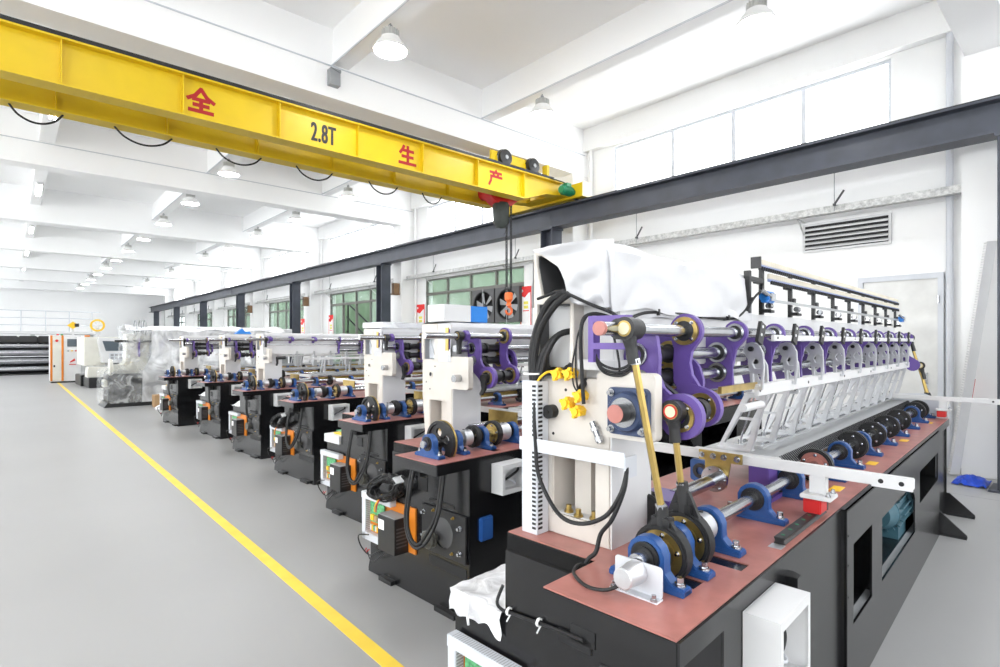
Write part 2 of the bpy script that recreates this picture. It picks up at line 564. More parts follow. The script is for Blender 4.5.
# ------------------------------------------------------------------ crane runway
rw = thing('crane_runway', 'blue-grey steel crane runway beam on a row of H columns', 'crane runway', (8.0, 0, 0))
for i in range(8):
    a, b = (YB + .1 if i == 0 else Y0 + BAY * i + .003), (Y0 + BAY * (i + 1) if i < 7 else YF - .2)
    if i == 0: b = Y0 + BAY
    g = G().box(-.15, .15, a, b, 4.20, 4.225).box(-.15, .15, a, b, 3.84, 3.87).box(-.012, .012, a, b, 3.86, 4.21)
    part(rw, 'beam_length', g, 'run')
part(rw, 'crane_rail', G().box(-.03, .03, YB + .1, YF - .2, 4.225, 4.28), 'black')
for i in range(8):
    y = Y0 + BAY * i - (.20 if i == 0 else 0)
    g = G().box(-.15, .15, y - .15, y - .13, 0, 3.84).box(-.15, .15, y + .13, y + .15, 0, 3.84).box(-.012, .012, y - .13, y + .13, 0, 3.84)
    c = part(rw, 'column', g, 'run')
    part(c, 'base_plate', G().box(-.22, .22, y - .22, y + .22, 0, .02), 'run')
    part(c, 'cap_plate', G().box(-.17, .17, y - .17, y + .17, 3.8, 3.84), 'run')
for y in (8.9, 28.5):
    part(rw, 'splice_plate', G().prism([(y - .2, 4.03), (y - .1, 3.9), (y + .1, 3.9), (y + .2, 4.03), (y + .1, 4.16), (y - .1, 4.16)], 'x', -.024, -.012), 'run')

# ------------------------------------------------------------------ bridge crane
cr = thing('bridge_crane', 'yellow double-girder bridge crane spanning the hall', 'crane', (0, 0, 0))
XE0, XE1 = -8.2, 7.78
def girder(yw):
    g = G()
    g.prism([(XE0, 4.14), (6.75, 4.14), (7.3, 4.32), (XE1, 4.36), (XE1, 4.6), (XE0, 4.6)], 'y', yw - .008, yw + .008)
    g.box(XE0, XE1, yw - .10, yw + .10, 4.585, 4.605)
    g.prism([(XE0, 4.125), (6.75, 4.125), (7.3, 4.305), (XE1, 4.345), (XE1, 4.362), (7.3, 4.322), (6.75, 4.143), (XE0, 4.143)], 'y', yw - .11, yw + .11)
    return g
GY = (6.98, 7.78)
girds = []
for yw in GY:
    go = part(cr, 'girder', girder(yw), 'yell')
    girds.append(go)
    part(go, 'trolley_rail', G().box(XE0, 7.5, yw - .105, yw - .015, 4.605, 4.648), 'rubber')
    for i in range(15):
        x = .377 + 1.065 * (i - 8)
        zt = 4.143 if x < 6.75 else 4.17
        part(go, 'stiffener', G().box(x - .006, x + .006, yw - .085, yw - .008, zt, 4.585).box(x - .006, x + .006, yw + .008, yw + .085, zt, 4.585), 'yell')
for i, x in enumerate((-9 + .6, 7.98)):
    et = part(cr, 'end_truck', G().box(x - .11, x + .11, 6.5, 8.75, 4.3, 4.56), 'yell', bev=.006)
    part(et, 'buffer_plate', G().box(x - .125, x + .125, 6.485, 6.5, 4.295, 4.57), mat('pale_end_plate_%d' % i, (.80, .70, .42), .4))
    for y in (6.75, 8.5): part(et, 'wheel', G().cyl((x - .04, y, 4.335), (x + .04, y, 4.335), .055, n=18), 'black')
    part(et, 'splice_plate', G().box(x - .4 if i else x + .11, x - .11 if i else x + .4, 6.88, 7.88, 4.34, 4.36), 'yell')
    part(et, 'stop_plate', G().box(x - .62, x - .56, 6.92, 7.04, 4.605, 4.86) if i else G().box(x + .56, x + .62, 6.92, 7.04, 4.605, 4.86), 'yell')
mo = part(cr, 'travel_motor', G().cyl((7.55, 6.72, 4.40), (7.80, 6.72, 4.40), .085, n=18).cyl((7.52, 6.72, 4.40), (7.55, 6.72, 4.40), .07, n=18).box(7.62, 7.74, 6.66, 6.78, 4.45, 4.53).cyl((7.8, 6.72, 4.4), (7.88, 6.72, 4.4), .05, n=12), 'green', bev=0)
for i in range(8): part(mo, 'cooling_fin', G().ring((7.57 + i * .026, 6.72, 4.40), (1, 0, 0), .008, .094, .08, 18), 'green')
part(cr, 'power_cable', G().tube([(7.3, 6.9, 4.63), (7.5, 6.85, 4.6), (7.62, 6.75, 4.55), (7.68, 6.70, 4.5)], .012), 'rubber')
for (xa, xb) in ((-1.1, -.55), (-.01, .44), (.91, 1.5), (2.0, 2.57), (3.05, 3.6), (4.2, 4.72), (5.2, 5.6)):
    part(cr, 'festoon_cable', G().tube([(xa + (xb - xa) * q, 7.78, 4.125 - .15 * (1 - (2 * q - 1) ** 2) ** .8) for q in [k / 8 for k in range(9)]], .011), 'rubber')

# lettering on the near girder web: brush-stroke characters and the load rating
def strokes(parent, name, x, z, w, h, segs, m):
    g = G()
    for (pts, t) in segs:
        P = [(x + a * w, z + b * h) for a, b in pts]
        for i in range(len(P) - 1):
            (ax, az), (bx, bz) = P[i], P[i + 1]
            l = math.hypot(bx - ax, bz - az)
            nx, nz = -(bz - az) / l * t * .5, (bx - ax) / l * t * .5
            ex, ez = (bx - ax) / l * t * .3, (bz - az) / l * t * .3
            g.prism([(ax - ex + nx, az - ez + nz), (ax - ex - nx, az - ez - nz), (bx + ex - nx, bz + ez - nz), (bx + ex + nx, bz + ez + nz)], 'y', GY[0] - .0125 - .0002 * len(g.f) / 12, GY[0] - .007)
    return part(parent, name, g, m)
T = .042
strokes(girds[0], 'lettering', 1.50, 4.24, .27, .26, [([(.5, 1), (.28, .68), (0, .5)], T), ([(.5, 1), (.72, .68), (1, .5)], T), ([(.2, .52), (.8, .52)], T), ([(.22, .28), (.78, .28)], T), ([(.05, .02), (.95, .02)], T), ([(.5, .52), (.5, .02)], T)], 'letter')
strokes(girds[0], 'lettering', 4.26, 4.24, .28, .26, [([(.28, 1), (.2, .8), (.05, .6)], T), ([(.2, .76), (.85, .76)], T), ([(.18, .42), (.82, .42)], T), ([(.0, .04), (1, .04)], T), ([(.52, 1), (.52, .04)], T)], 'letter')
strokes(girds[0], 'lettering', 6.00, 4.26, .30, .25, [([(.5, 1), (.55, .9)], T), ([(.08, .85), (.92, .85)], T), ([(.3, .8), (.38, .62)], T), ([(.7, .8), (.62, .62)], T), ([(.12, .58), (.95, .58)], T), ([(.16, .58), (.14, .3), (.0, 0)], T)], 'letter')
fc = bpy.data.curves.new('load_rating', 'FONT')
fc.body = '2.8T'
fc.size = .34
fc.extrude = .001
fc.space_character = 1.12
fc.offset = .004
ftmp = bpy.data.objects.new('load_rating_curve', fc)
COL.objects.link(ftmp)
fme = bpy.data.meshes.new_from_object(ftmp.evaluated_get(bpy.context.evaluated_depsgraph_get()))
bpy.data.objects.remove(ftmp)
bmt = bmesh.new()
for dx in (-.012, -.006, 0, .006, .012):
    k0 = len(bmt.verts)
    bmt.from_mesh(fme)
    bmt.verts.ensure_lookup_table()
    for v_ in bmt.verts[k0:]: v_.co.x += dx; v_.co.z += dx * .01
bmt.to_mesh(fme)
bmt.free()
fo = link('load_rating', fme, girds[0], (2.93, GY[0] - .011, 4.245), (pi / 2, 0, 0), (.50, 1.0, 1))
fme.materials.clear()
fme.materials.append(M['rubber'])

# hoist trolley on the crane
ht = thing('hoist_trolley', 'yellow hoist trolley with red drum, chain and orange hook', 'hoist', (6.6, 7.38, 0))
for y in (-.40, .40): part(ht, 'side_frame', G().box(-.50, .66, y + .05, y + .10, 4.72, 4.88), 'yell', bev=.004)
for x in (-.35, .35): part(ht, 'cross_member', G().box(x - .05, x + .05, -.37, .37, 4.70, 4.80), 'yell')
for x in (-.235, .45):
    for y in (-.40, .40):
        wl = part(ht, 'wheel', G().lathe((x, y - .05, 4.782), (0, 1, 0), [(0, 0), (0, .09), (.01, .135), (.07, .135), (.075, .15), (.095, .15), (.095, 0)], 24), 'black')
        part(wl, 'hub', G().cyl((x, y - .06, 4.782), (x, y - .04, 4.782), .035, n=14), 'grey')
part(ht, 'hoist_body', G().prism([(-.36, 4.30), (-.30, 4.16), (-.1, 4.05), (.18, 4.07), (.36, 4.2), (.38, 4.36), (.2, 4.5), (-.25, 4.5)], 'y', -.14, .12), 'redp', bev=.012)
part(ht, 'motor_housing', G().cyl((-.16, -.14, 4.3), (-.16, .28, 4.3), .12, n=20), 'redp')
part(ht, 'suspension_plate', G().box(-.05, .05, -.06, .06, 4.45, 4.75), 'black')
part(ht, 'chain_bucket', G().lathe((-.02, -.06, 4.10), (0, 0, -1), [(0, .0), (0, .13), (.05, .155), (.36, .14), (.44, .09), (.46, 0)], 18), mat('dark_green_black_bag', (.028, .034, .030), .5, var=.3, scale=12))
def chainlinks(n, step):
    g = G()
    for i in range(n):
        z = -i * step
        a = (i % 2) * pi / 2
        P = [(math.cos(a) * .020 * math.cos(t), math.sin(a) * .020 * math.cos(t), z + .032 * math.sin(t)) for t in [2 * pi * k / 8 for k in range(8)]]
        g.tube(P, .010, n=5, sub=1, closed=True)
    return g
for dx in (.08, .19):
    part(ht, 'chain', chainlinks(32, .05), 'black', loc=(dx, -.1, 4.08), stuff=True)
part(ht, 'hook_block', G().lathe((.135, -.1, 2.50), (0, 0, -1), [(0, 0), (0, .05), (.02, .075), (.13, .075), (.16, .05), (.19, .035), (.22, .05), (.24, .05), (.24, 0)], 16), mat('orange_hook_paint', (.80, .16, .03), .45))
hp = [(.135 + .075 * math.sin(a), -.1, 2.17 - .085 * math.cos(a) + .0) for a in [math.radians(t) for t in range(180, -110, -20)]]
part(ht, 'hook', G().tube([(.135, -.1, 2.29)] + [(.135 + .07 * math.cos(a), -.1, 2.17 + .07 * math.sin(a)) for a in [math.radians(t) for t in range(90, -200, -25)]], .022, n=8, sub=3), mat('orange_hook_steel', (.78, .15, .04), .45))

# ------------------------------------------------------------------ lamps
def lamp_mesh():
    return G().lathe((0, 0, 0), (0, 0, 1), [(-.0, .205), (.015, .215), (.025, .20), (.09, .165), (.13, .125), (.16, .115), (.165, .09), (.165, 0)], 28)
def cap_mesh():
    g = G().cyl((0, 0, .165), (0, 0, .255), .085, n=20)
    for i in range(16):
        a = 2 * pi * i / 16
        g.box(0, 0, 0, 0, 0, 0) if False else None
        g.add([], [])
        c, s_ = math.cos(a), math.sin(a)
        g.prism([(.085 * c - .004 * s_, .085 * s_ + .004 * c), (.085 * c + .004 * s_, .085 * s_ - .004 * c), (.108 * c + .004 * s_, .108 * s_ - .004 * c), (.108 * c - .004 * s_, .108 * s_ + .004 * c)], 'z', .168, .25)
    return g
def lens_mesh():
    return G().lathe((0, 0, .012), (0, 0, -1), [(0, .192), (.006, .16), (.012, .08), (.014, 0.001)], 28)
def lamp(x, y, label, zb=5.14):
    t = thing('high_bay_lamp', label, 'lamp', (x, y, zb), 0, 'bell-shaped pendant lamps')
    cpart(t, 'lamp_shade', 'lshade', lamp_mesh, 'shade')
    cpart(t, 'heat_sink', 'lcap', cap_mesh, 'yg')
    cpart(t, 'lens', 'llens', lens_mesh, 'lamp')
    cpart(t, 'hanging_rod', 'lrod', lambda: G().cyl((0, 0, .255), (0, 0, .34), .008, n=6).ring((0, -.006, .30), (0, 1, 0), .012, .03, .02, 12), 'grey')
for i in range(-3, 0):  # extra lamps out of view, added to bring light from the camera side
    lamp(6.21, 2.64 + 3.3 * i, 'unseen pendant lamp added for light behind the camera in the window-side row, %s behind' % ORD[-i - 1])
    lamp(3.45, 2.55 + 3.3 * i, 'unseen pendant lamp added for light behind the camera in the middle row, %s behind' % ORD[-i - 1])
    lamp(-2.3, 2.55 + 3.3 * i, 'unseen pendant lamp added for light behind the camera in the aisle row, %s behind' % ORD[-i - 1])
for i in range(13):
    lamp(6.21, 2.64 + 3.3 * i, 'bell-shaped pendant lamp over the machines beside the windows, %s from the camera' % ORD[i])
for i in range(14):
    lamp(3.45, 2.55 + 3.3 * i, 'bell-shaped pendant lamp above the aisle ends of the machines, %s from the camera' % ORD[i])
for r_, x in enumerate((-2.3, -5.1)):
    for i in range(13):
        lamp(x, 2.55 + 3.3 * i, 'bell-shaped pendant lamp over the empty aisle, %s row, %s from the camera' % (ORD[r_], ORD[i]))
for i in range(6):
    t = thing('tube_light', 'white tube light under the aisle ceiling beam, %s from the camera' % ORD[i], 'tube light', (.54, 18.0 + i * BAY - BAY * 2, 5.395), 0, 'ceiling tube lights')
    cpart(t, 'housing', 'tl', lambda: G().box(-.06, .06, -.62, .62, .03, .104), 'white')
    for dx in (-.03, .03): cpart(t, 'tube', 'tlt', lambda: G().cyl((0, -.58, 0.01), (0, .58, 0.01), .018, n=10), 'tube', (dx, 0, 0))
o = part(None, 'ceiling_box', G().box(3.30, 3.45, 7.2, 7.3, 5.18, 5.40).prism([(3.30, 5.40), (3.45, 5.36), (3.45, 5.40)], 'y', 7.18, 7.3), 'grey')
tag(o, 'small grey box fixed to the face of the ceiling beam', 'box')

# ------------------------------------------------------------------ machine components
ZT = .87            # table height
SY, SZ = .215, .955  # main eccentric shaft
LEN = 5.5


def bolt_g():
    return G().cyl((0, 0, 0), (0, 0, .006), .018, n=12).cyl((0, 0, .006), (0, 0, .011), .015, n=12).cyl((0, 0, .011), (0, 0, .028), .011, n=6)


def bolt(parent, p, d='z', m='steel', s=1.0):
    rot = {'z': (0, 0, 0), '-x': (0, -pi / 2, 0), 'x': (0, pi / 2, 0), '-y': (pi / 2, 0, 0), 'y': (-pi / 2, 0, 0)}[d]
    return cpart(parent, 'bolt', 'bolt', bolt_g, m, p, rot, scale=(s, s, s))


def pillow_g():
    g = G()
    h = SZ - ZT
    p = [(-.125, -h), (.125, -h), (.125, -h + .022), (.085, -h + .026), (.062, -h + .05)]
    for i in range(9):
        a = -.25 + (pi + .5) * i / 8
        p.append((.062 * math.cos(a), .062 * math.sin(a)))
    p += [(-.062, -h + .05), (-.085, -h + .026), (-.125, -h + .022)]
    g.prism(p, 'x', -.022, .022, [circ(0, 0, .046, 18)])
    g.box(-.028, .028, -.125, .125, -h, -h + .018)
    return g


def pillow(parent, x, y=SY, z=SZ, m='blue'):
    o = cpart(parent, 'pillow_block', 'pillow', pillow_g, m, (x, y, z), bev=.003)
    cpart(o, 'bearing_insert', 'pinsert', lambda: G().ring((-.026, 0, 0), (1, 0, 0), .052, .046, .026, 20).ring((-.034, 0, 0), (1, 0, 0), .068, .033, .022, 20), 'black')
    for s_ in (-1, 1): bolt(o, (0, s_ * .10, -(SZ - ZT) + .02), 'z', s=1.0)
    return o


def eccentric(parent, x, r=.085, neck=None, y=SY, z=SZ, disc='gold'):
    """ring strap with a gold disc inside; neck = top (y, z) of the strap arm"""
    o = part(parent, 'eccentric_strap', G().ring((x - .018, y, z), (1, 0, 0), .036, r, r * .80, 32).ring((x - .024, y, z), (1, 0, 0), .048, r * .93, r * .86, 32), 'rubber')
    dsc = part(o, 'eccentric_disc', G().lathe((x - .014, y, z), (1, 0, 0), [(0, .012), (0, r * .50), (.004, r * .52), (.004, r * .80), (.028, r * .80), (.028, .012)], 32), disc)
    for k in range(5):
        a = 2 * pi * k / 5 + .4
        bolt(dsc, (x - .011, y + r * .62 * math.cos(a), z + r * .62 * math.sin(a)), '-x', 'steel', .45)
    if neck:
        ny, nz = neck
        q = (nz - z - r * .75)
        sh = (ny - y) / max(.01, nz - z)
        n = part(o, 'strap_neck', G().prism([(y - r * .62, z + r * .72), (y + r * .62, z + r * .72), (y + .022 + sh * q * .8, nz - .03), (y - .022 + sh * q * .8, nz - .03)], 'x', x - .008, x + .008)
                 .cyl((x, y, z + r * .9), (x, ny, nz), .021, .019, n=14).box(x - .018, x + .018, y - .03, y + .03, z + r * .85, z + r + .02), 'black')
    return o


def collar(parent, x, w=.06, r=.05, y=SY, z=SZ, m='alu'):
    o = cpart(parent, 'shaft_collar', ('collar', w, r), lambda: G().cyl((-w / 2, 0, 0), (w / 2, 0, 0), r, n=22), m, (x, y, z), bev=.004)
    for s_ in (-1, 1): cpart(o, 'set_screw', 'setscrew', lambda: G().cyl((0, 0, 0), (0, 0, .006), .008, n=8), 'black', (s_ * w * .22, 0, r - .002))
    return o


def bearing(parent, p, ro=.05, m='steel', w=.014, ri=.026, flange=False):
    o = cpart(parent, 'bearing_ring', ('bring', ro, w, ri), lambda: G().ring((-w / 2, 0, 0), (1, 0, 0), w, ro, ri, 24), m, p)
    cpart(o, 'bearing_race', ('brace', ro, w, ri), lambda: G().ring((-w / 2 - .003, 0, 0), (1, 0, 0), w + .006, ri + (ro - ri) * .45, ri - .004, 20), 'black')
    if flange:
        for k in range(4):
            a = pi / 4 + k * pi / 2
            bolt(o, (-w / 2, ro * .8 * math.cos(a), ro * .8 * math.sin(a)), '-x', 'steel', .4)
    return o


def rod_end(parent, x, y, z, r=.042, tilt=(0, 0, -1), tail=.12):
    """black ball-joint rod end with a cream pin; the tail points along tilt"""
    t = Vector(tilt).normalized()
    o = part(parent, 'rod_end', G().cyl((x - .02, y, z), (x + .02, y, z), r, n=24).cyl(Vector((x, y, z)) + t * r * .7, Vector((x, y, z)) + t * (r + tail * .35), .024, .018, n=14).cyl(Vector((x, y, z)) + t * (r + tail * .3), Vector((x, y, z)) + t * (r + tail), .0185, n=14), 'black')
    part(o, 'bushing', G().ring((x - .022, y, z), (1, 0, 0), .044, r * .68, r * .54, 22), 'gold')
    part(o, 'pin', G().cyl((x - .024, y, z), (x + .024, y, z), r * .52, n=18), mat('cream_pin', (.80, .74, .50), .4) if 'cream_pin' not in bpy.data.materials else bpy.data.materials['cream_pin'])
    return o


def station(parent, x, key='st'):
    """purple bearing bracket hung from the head beam, with three bearings"""
    def g():
        q = G()
        q.lever([(.335, 1.642, .052), (.36, 1.58, .03), (.37, 1.5, .024)], -.009, .009)
        q.prism([(.345, 1.40), (.48, 1.38), (.50, 1.45), (.50, 1.66), (.43, 1.66), (.36, 1.60)], 'x', -.008, .008)
        q.box(-.014, -.008, .345, .36, 1.40, 1.58)
        return q
    o = cpart(parent, 'bearing_bracket', key, g, 'purple', (x, 0, 0))
    bearing(o, (-.008, .335, 1.642), .040, 'steel', .02, .022)
    bearing(o, (-.008, .415, 1.553), .046, 'steel', .02, .026)
    bearing(o, (-.008, .415, 1.462), .044, 'steel', .02, .024)
    return o


def alu_arm(parent, x, low=False):
    def g():
        out = [(.295, 1.375), (.345, 1.375), (.352, 1.44), (.362, 1.52), (.385, 1.555), (.375, 1.59), (.345, 1.60), (.312, 1.588), (.292, 1.55), (.288, 1.48)]
        return G().prism(out, 'x', -.010, .010, [circ(.345, 1.567, .013, 12), [(.303, 1.475), (.33, 1.475), (.342, 1.50), (.33, 1.525), (.303, 1.525)], [(.303, 1.39), (.335, 1.39), (.338, 1.45), (.303, 1.45)]])
    dz, dy = (-.065, .04) if low else (0, 0)
    o = cpart(parent, 'link_arm', 'aluarm', g, 'alu', (x, dy, dz), bev=.002)
    cpart(o, 'pivot_pin', 'aluarmpin', lambda: G().cyl((-.022, .345, 1.567), (.03, .345, 1.567), .012, n=12), 'black')
    return o


def presser_leg(parent, x):
    def g():
        o = [(.405, 1.052), (.575, 1.052), (.435, 1.345), (.33, 1.345)]
        i = [(.430, 1.076), (.542, 1.076), (.412, 1.32), (.358, 1.32)]
        q = G().prism(o, 'x', -.014, .014, [i])
        q.box(-.008, .008, .385, .47, 1.205, 1.218)
        q.box(-.03, .03, .40, .58, 1.050, 1.060)
        return q
    o = cpart(parent, 'presser_leg', 'pleg', g, 'alu', (x, 0, 0), bev=.003)
    cpart(o, 'guide_rod', 'plegrod', lambda: G().cyl((.02, .47, 1.06), (.02, .47, 1.10), .012, n=10).cyl((.02, .47, 1.10), (.02, .40, 1.33), .005, n=8), 'steel')
    return o


def cable(parent, pts, r=.006, m='rubber', name='cable'):
    return part(parent, name, G().tube(pts, r, n=8, sub=6), m)


def lower_base(parent, f0=0.0, y1=1.13, ledge=.545):
    """dark welded end body with a side ledge, and an overhanging table slab"""
    b = part(parent, 'base_body', G().prism([(.0, f0), (y1 + .03, f0), (y1 + .03, f0 + .03), (y1, f0 + .13), (y1, ledge), (.835, ledge), (.835, .80), (.0, .80)], 'x', .26, .80), 'char')
    part(b, 'block', G().box(.27, .80, .43, .835, .80, ZT - .004), 'char')
    part(b, 'slab_bracket', G().box(.18, .26, .40, .44, .70, .80), 'black')
    part(b, 'base_shoe', G().box(.22, .26, .80, .96, f0, f0 + .03).box(.22, .26, .10, .3, f0, f0 + .03), 'black')
    sl = part(parent, 'table_slab', G().prism([(0, 0), (LEN, 0), (LEN, .835), (.27, .835), (.27, .43), (0, .43)], 'z', .80, ZT - .004), 'char', bev=.002)
    part(sl, 'table_top', G().prism([(.003, .003), (LEN - .003, .003), (LEN - .003, .832), (.273, .832), (.273, .427), (.003, .427)], 'z', ZT - .004, ZT,
         [rect(.30, .37, .10, .33), rect(.53, .60, .05, .20)]), 'red')
    return b


def rear_base(parent, f0=0.0):
    """long bed of the machine behind the end body"""
    b = part(parent, 'bed_frame', G().box(.80, 4.5, .34, .83, f0 + .10, .80), 'char')
    part(b, 'bed_floor', G().box(.80, 4.5, .02, .34, f0 + .05, .32), 'char')
    part(b, 'bed_foot', G().box(.9, 1.2, .1, .8, f0, f0 + .10).box(3.9, 4.3, .1, .8, f0, f0 + .10), 'black')
    leg = part(parent, 'end_leg', G().box(4.55, 4.57, -.0, .83, f0, .80).box(5.28, 5.30, 0, .83, f0, .80).box(4.57, 5.28, .012, .03, f0 + .05, .80).box(4.57, 5.28, .78, .80, f0 + .05, .8), 'char')
    for x in (4.55, 5.28):
        part(leg, 'foot_gusset', G().prism([(0, f0), (-.20, f0), (-.20, f0 + .03), (-.02, f0 + .20), (0, f0 + .20)], 'x', x, x + .02).box(x - .02, x + .06, -.20, 0, f0, f0 + .012), 'char')
    return b


def side_skin(parent, f0=0.0):
    """folded sheet skins on the long side; the long one has window cut-outs"""
    part(parent, 'side_panel', G().prism([(.262, f0 + .0), (1.50, f0 + .0), (1.50, .866), (.002, .866), (.002, .802), (.262, .802)], 'y', -.006, -.0005), 'char')
    out = [(1.50, f0 + .0), (4.52, f0 + .0), (4.52, .866), (1.50, .866)]
    holes = [rect(1.62, 2.0, .33, .69), [(2.24, .33), (3.3, .33), (3.3, .56), (3.17, .665), (2.24, .665)], rect(3.5, 4.42, .48, .70)]
    s_ = part(parent, 'side_panel', G().prism(out, 'y', -.028, -.018, holes).box(1.50, 1.512, -.028, .0, f0 + .0, .866).box(1.5, 4.52, -.028, .0, .858, .866).box(3.46, 4.52, -.018, .3, .46, .475), 'char')
    for x, z0 in ((.80, .62),):
        part(parent, 'folded_rib', G().prism([(x - .03, -.004), (x + .03, -.004), (x + .03, -.014), (x + .008, -.045), (x - .03, -.045)], 'z', z0, .80), 'char')
    for z in (.75, .62, .48): part(s_, 'rivet', G().cyl((1.53, -.030, z), (1.53, -.027, z), .005, n=8), 'rubber')
    part(s_, 'bottom_flange', G().box(1.52, 4.52, -.016, .34, .30, .315), 'grey')
    return s_


def control_tray(parent, x=.26, y=(.54, 1.16), z=(.12, .42)):
    """white slotted duct frame around an orange panel with boards and a drive"""
    ya, yb = y
    za, zb = z
    f = part(parent, 'control_tray', G().box(x - .012, x, ya, yb - .02, za, zb + .02), 'orange')
    part(f, 'slotted_duct', G().box(x - .06, x - .012, yb - .05, yb, za - .02, zb + .03), 'wgrey', bev=.003)
    part(f, 'slotted_duct', G().box(x - .065, x - .012, ya + .23, yb, zb - .01, zb + .04), 'wgrey', bev=.003)
    part(f, 'slotted_duct', G().box(x - .06, x - .012, ya + .30, yb, za - .02, za + .035), 'wgrey', bev=.003)
    sl = G()
    for i in range(16):
        t = za + .05 + i * (zb - za - .07) / 16
        sl.box(x - .055, x - .02, yb - .0515, yb - .0495, t, t + .006)
    for i in range(26):
        t = ya + .24 + i * (yb - ya - .26) / 26
        sl.box(x - .062, x - .02, t, t + .003, zb + .0395, zb + .0405)
    part(f, 'duct_slots', sl, 'grey', stuff=True)
    part(f, 'circuit_board', G().box(x - .03, x - .022, yb - .26, yb - .075, za + .12, zb - .03), 'pcb')
    for i in range(7): part(f, 'terminal', G().box(x - .045, x - .03, yb - .24 + i * .022, yb - .225 + i * .022, za + .06, za + .10), ('wgrey', 'pcb', 'yplas')[i % 3])
    for i in range(3): part(f, 'relay', G().box(x - .05, x - .03, yb - .24 + i * .05, yb - .205 + i * .05, za + .14, za + .18), ('tile', 'card', 'yplas')[i])
    dr = part(f, 'servo_drive', G().box(x - .13, x - .012, ya + .08, ya + .29, za + .0, zb - .05), 'black', bev=.003)
    part(dr, 'drive_label', G().box(x - .1315, x - .13, ya + .21, ya + .28, zb - .15, zb - .08), 'paper')
    part(dr, 'drive_cap', G().box(x - .125, x - .02, ya + .085, ya + .285, zb - .05, zb - .045), 'grey')
    for k in range(6): part(dr, 'vent_rib', G().box(x - .115, x - .03, ya + .078, ya + .081, za + .05 + k * .025, za + .06 + k * .025), 'dark')
    cable(f, [(x - .10, yb - .16, za + .05), (x - .11, yb - .04, za + .02), (x - .09, yb - .03, za - .06), (x - .05, yb - .06, za - .13), (x - .06, yb - .15, za - .11), (x - .08, ya + .27, za)], .005)
    cable(f, [(x - .05, yb - .06, za - .10), (x - .05, yb - .10, za - .16), (x - .06, yb - .18, za - .15), (x - .08, ya + .22, za)], .004)
    for s_ in (0, .02): part(f, 'wire_end', G().cyl((x - .05, yb - .05 - s_ * 2, za - .09), (x - .052, yb - .03 - s_, za - .12), .004, n=6), 'redp')
    return f


def motor_plate(parent, x=.26, y=(.01, .46), z=(.20, .50)):
    """bolted black motor plate with pulley"""
    cy, cz = (y[0] + y[1]) / 2, (z[0] + z[1]) / 2
    p = part(parent, 'motor_plate', G().prism(rect(y[0], y[1], z[0], z[1]), 'x', x - .018, x - .003, [circ(cy, cz, .10, 24)]), 'black', bev=.002)
    part(p, 'motor_flange', G().lathe((x - .012, cy, cz), (1, 0, 0), [(0, 0), (0, .075), (.004, .10), (.010, .10)], 28), 'dark')
    pu = part(p, 'pulley', G().lathe((x - .095, cy + .075, cz - .045), (1, 0, 0), [(0, .0), (0, .055), (.006, .06), (.01, .052), (.03, .052), (.034, .06), (.042, .06), (.042, .02), (.085, .02)], 28), mat('dull_bronze_pulley', (.13, .13, .115), .45, .5) if 'dull_bronze_pulley' not in bpy.data.materials else bpy.data.materials['dull_bronze_pulley'])
    for yy, zz in ((.43, .45), (.43, .30), (.06, .42), (.06, .26)):
        bolt(p, (x - .018, yy, zz), '-x', 'steel', 1.0)
    for yy, zz in ((.33, .48), (.13, .47), (.14, .24)): bolt(p, (x - .018, yy, zz), '-x', 'gold', .6)
    part(parent, 'vent_slot', G().box(x - .004, x + .004, .02, .40, .10, .165), 'rubber')
    part(parent, 'upper_slot', G().box(x - .004, x + .004, .14, .40, .52, .545), 'rubber')
    part(parent, 'square_hole', G().box(x - .004, x + .004, .42, .52, .58, .67), 'rubber')
    return p


def hose_loop(parent, x=.14, y=.47):
    for dy in (0, .024):
        cable(parent, [(x + .04, y - dy, .80), (x, y - dy, .62), (x - .02, y + .01 - dy, .42), (x - .03, y - .05 - dy * .5, .29 + dy), (x - .03, y - .14, .26 + dy), (x - .02, y - .24 + dy, .34 + dy), (x + .02, y - .30 + dy, .52), (x + .05, y - .32 + dy, .80)], .011, name='black_hose')


def junction(parent, x=.40, y=0, z=.58, w=.27, h=.23, dpt=.105):
    """white open-fronted connection box on the long side"""
    j = part(parent, 'connection_box', G().prism(rect(x, x + w, z, z + h), 'y', y - dpt, y - .004, [rect(x + .012, x + w - .012, z + .012, z + h - .012)]).box(x, x + w, y - .006, y, z, z + h)
             .prism(rect(x, x + w, z, z + h), 'y', y - dpt - .002, y - dpt, [rect(x + .025, x + w - .02, z + .03, z + h - .03)]), 'white')
    cable(j, [(x + .05, y - .01, z + .05), (x + .12, y - .06, z + .10), (x + .20, y - .05, z + .13), (x + w - .03, y - .01, z + .16)], .008)
    cable(j, [(x + .07, y - .01, z + .03), (x + .10, y - .05, z + .08), (x + w - .08, y - .06, z + .05), (x + w - .03, y - .01, z + .06)], .005, 'wgrey')
    return j


def handwheel(parent, x, r=.125):
    hl = [circ(.062 * math.cos(a), .062 * math.sin(a), .028, 16) for a in [math.radians(t) for t in (50, 140, 230, 320)]]
    o = cpart(parent, 'hand_wheel', ('hw', r), lambda: G().prism(circ(0, 0, r - .012, 40), 'x', -.008, .008, [[(p[0] * 1.0, p[1] * 1.0) for p in h] for h in hl])
              .ring((-.02, 0, 0), (1, 0, 0), .04, r, r - .018, 40).cyl((-.03, 0, 0), (.03, 0, 0), .035, n=20), 'black', (x, SY, SZ), (rnd.uniform(0, 1.2), 0, 0))
    cpart(o, 'rim_belt', ('hwb', r), lambda: G().ring((.006, 0, 0), (1, 0, 0), .012, r + .003, r - .004, 40), 'gold')
    return o


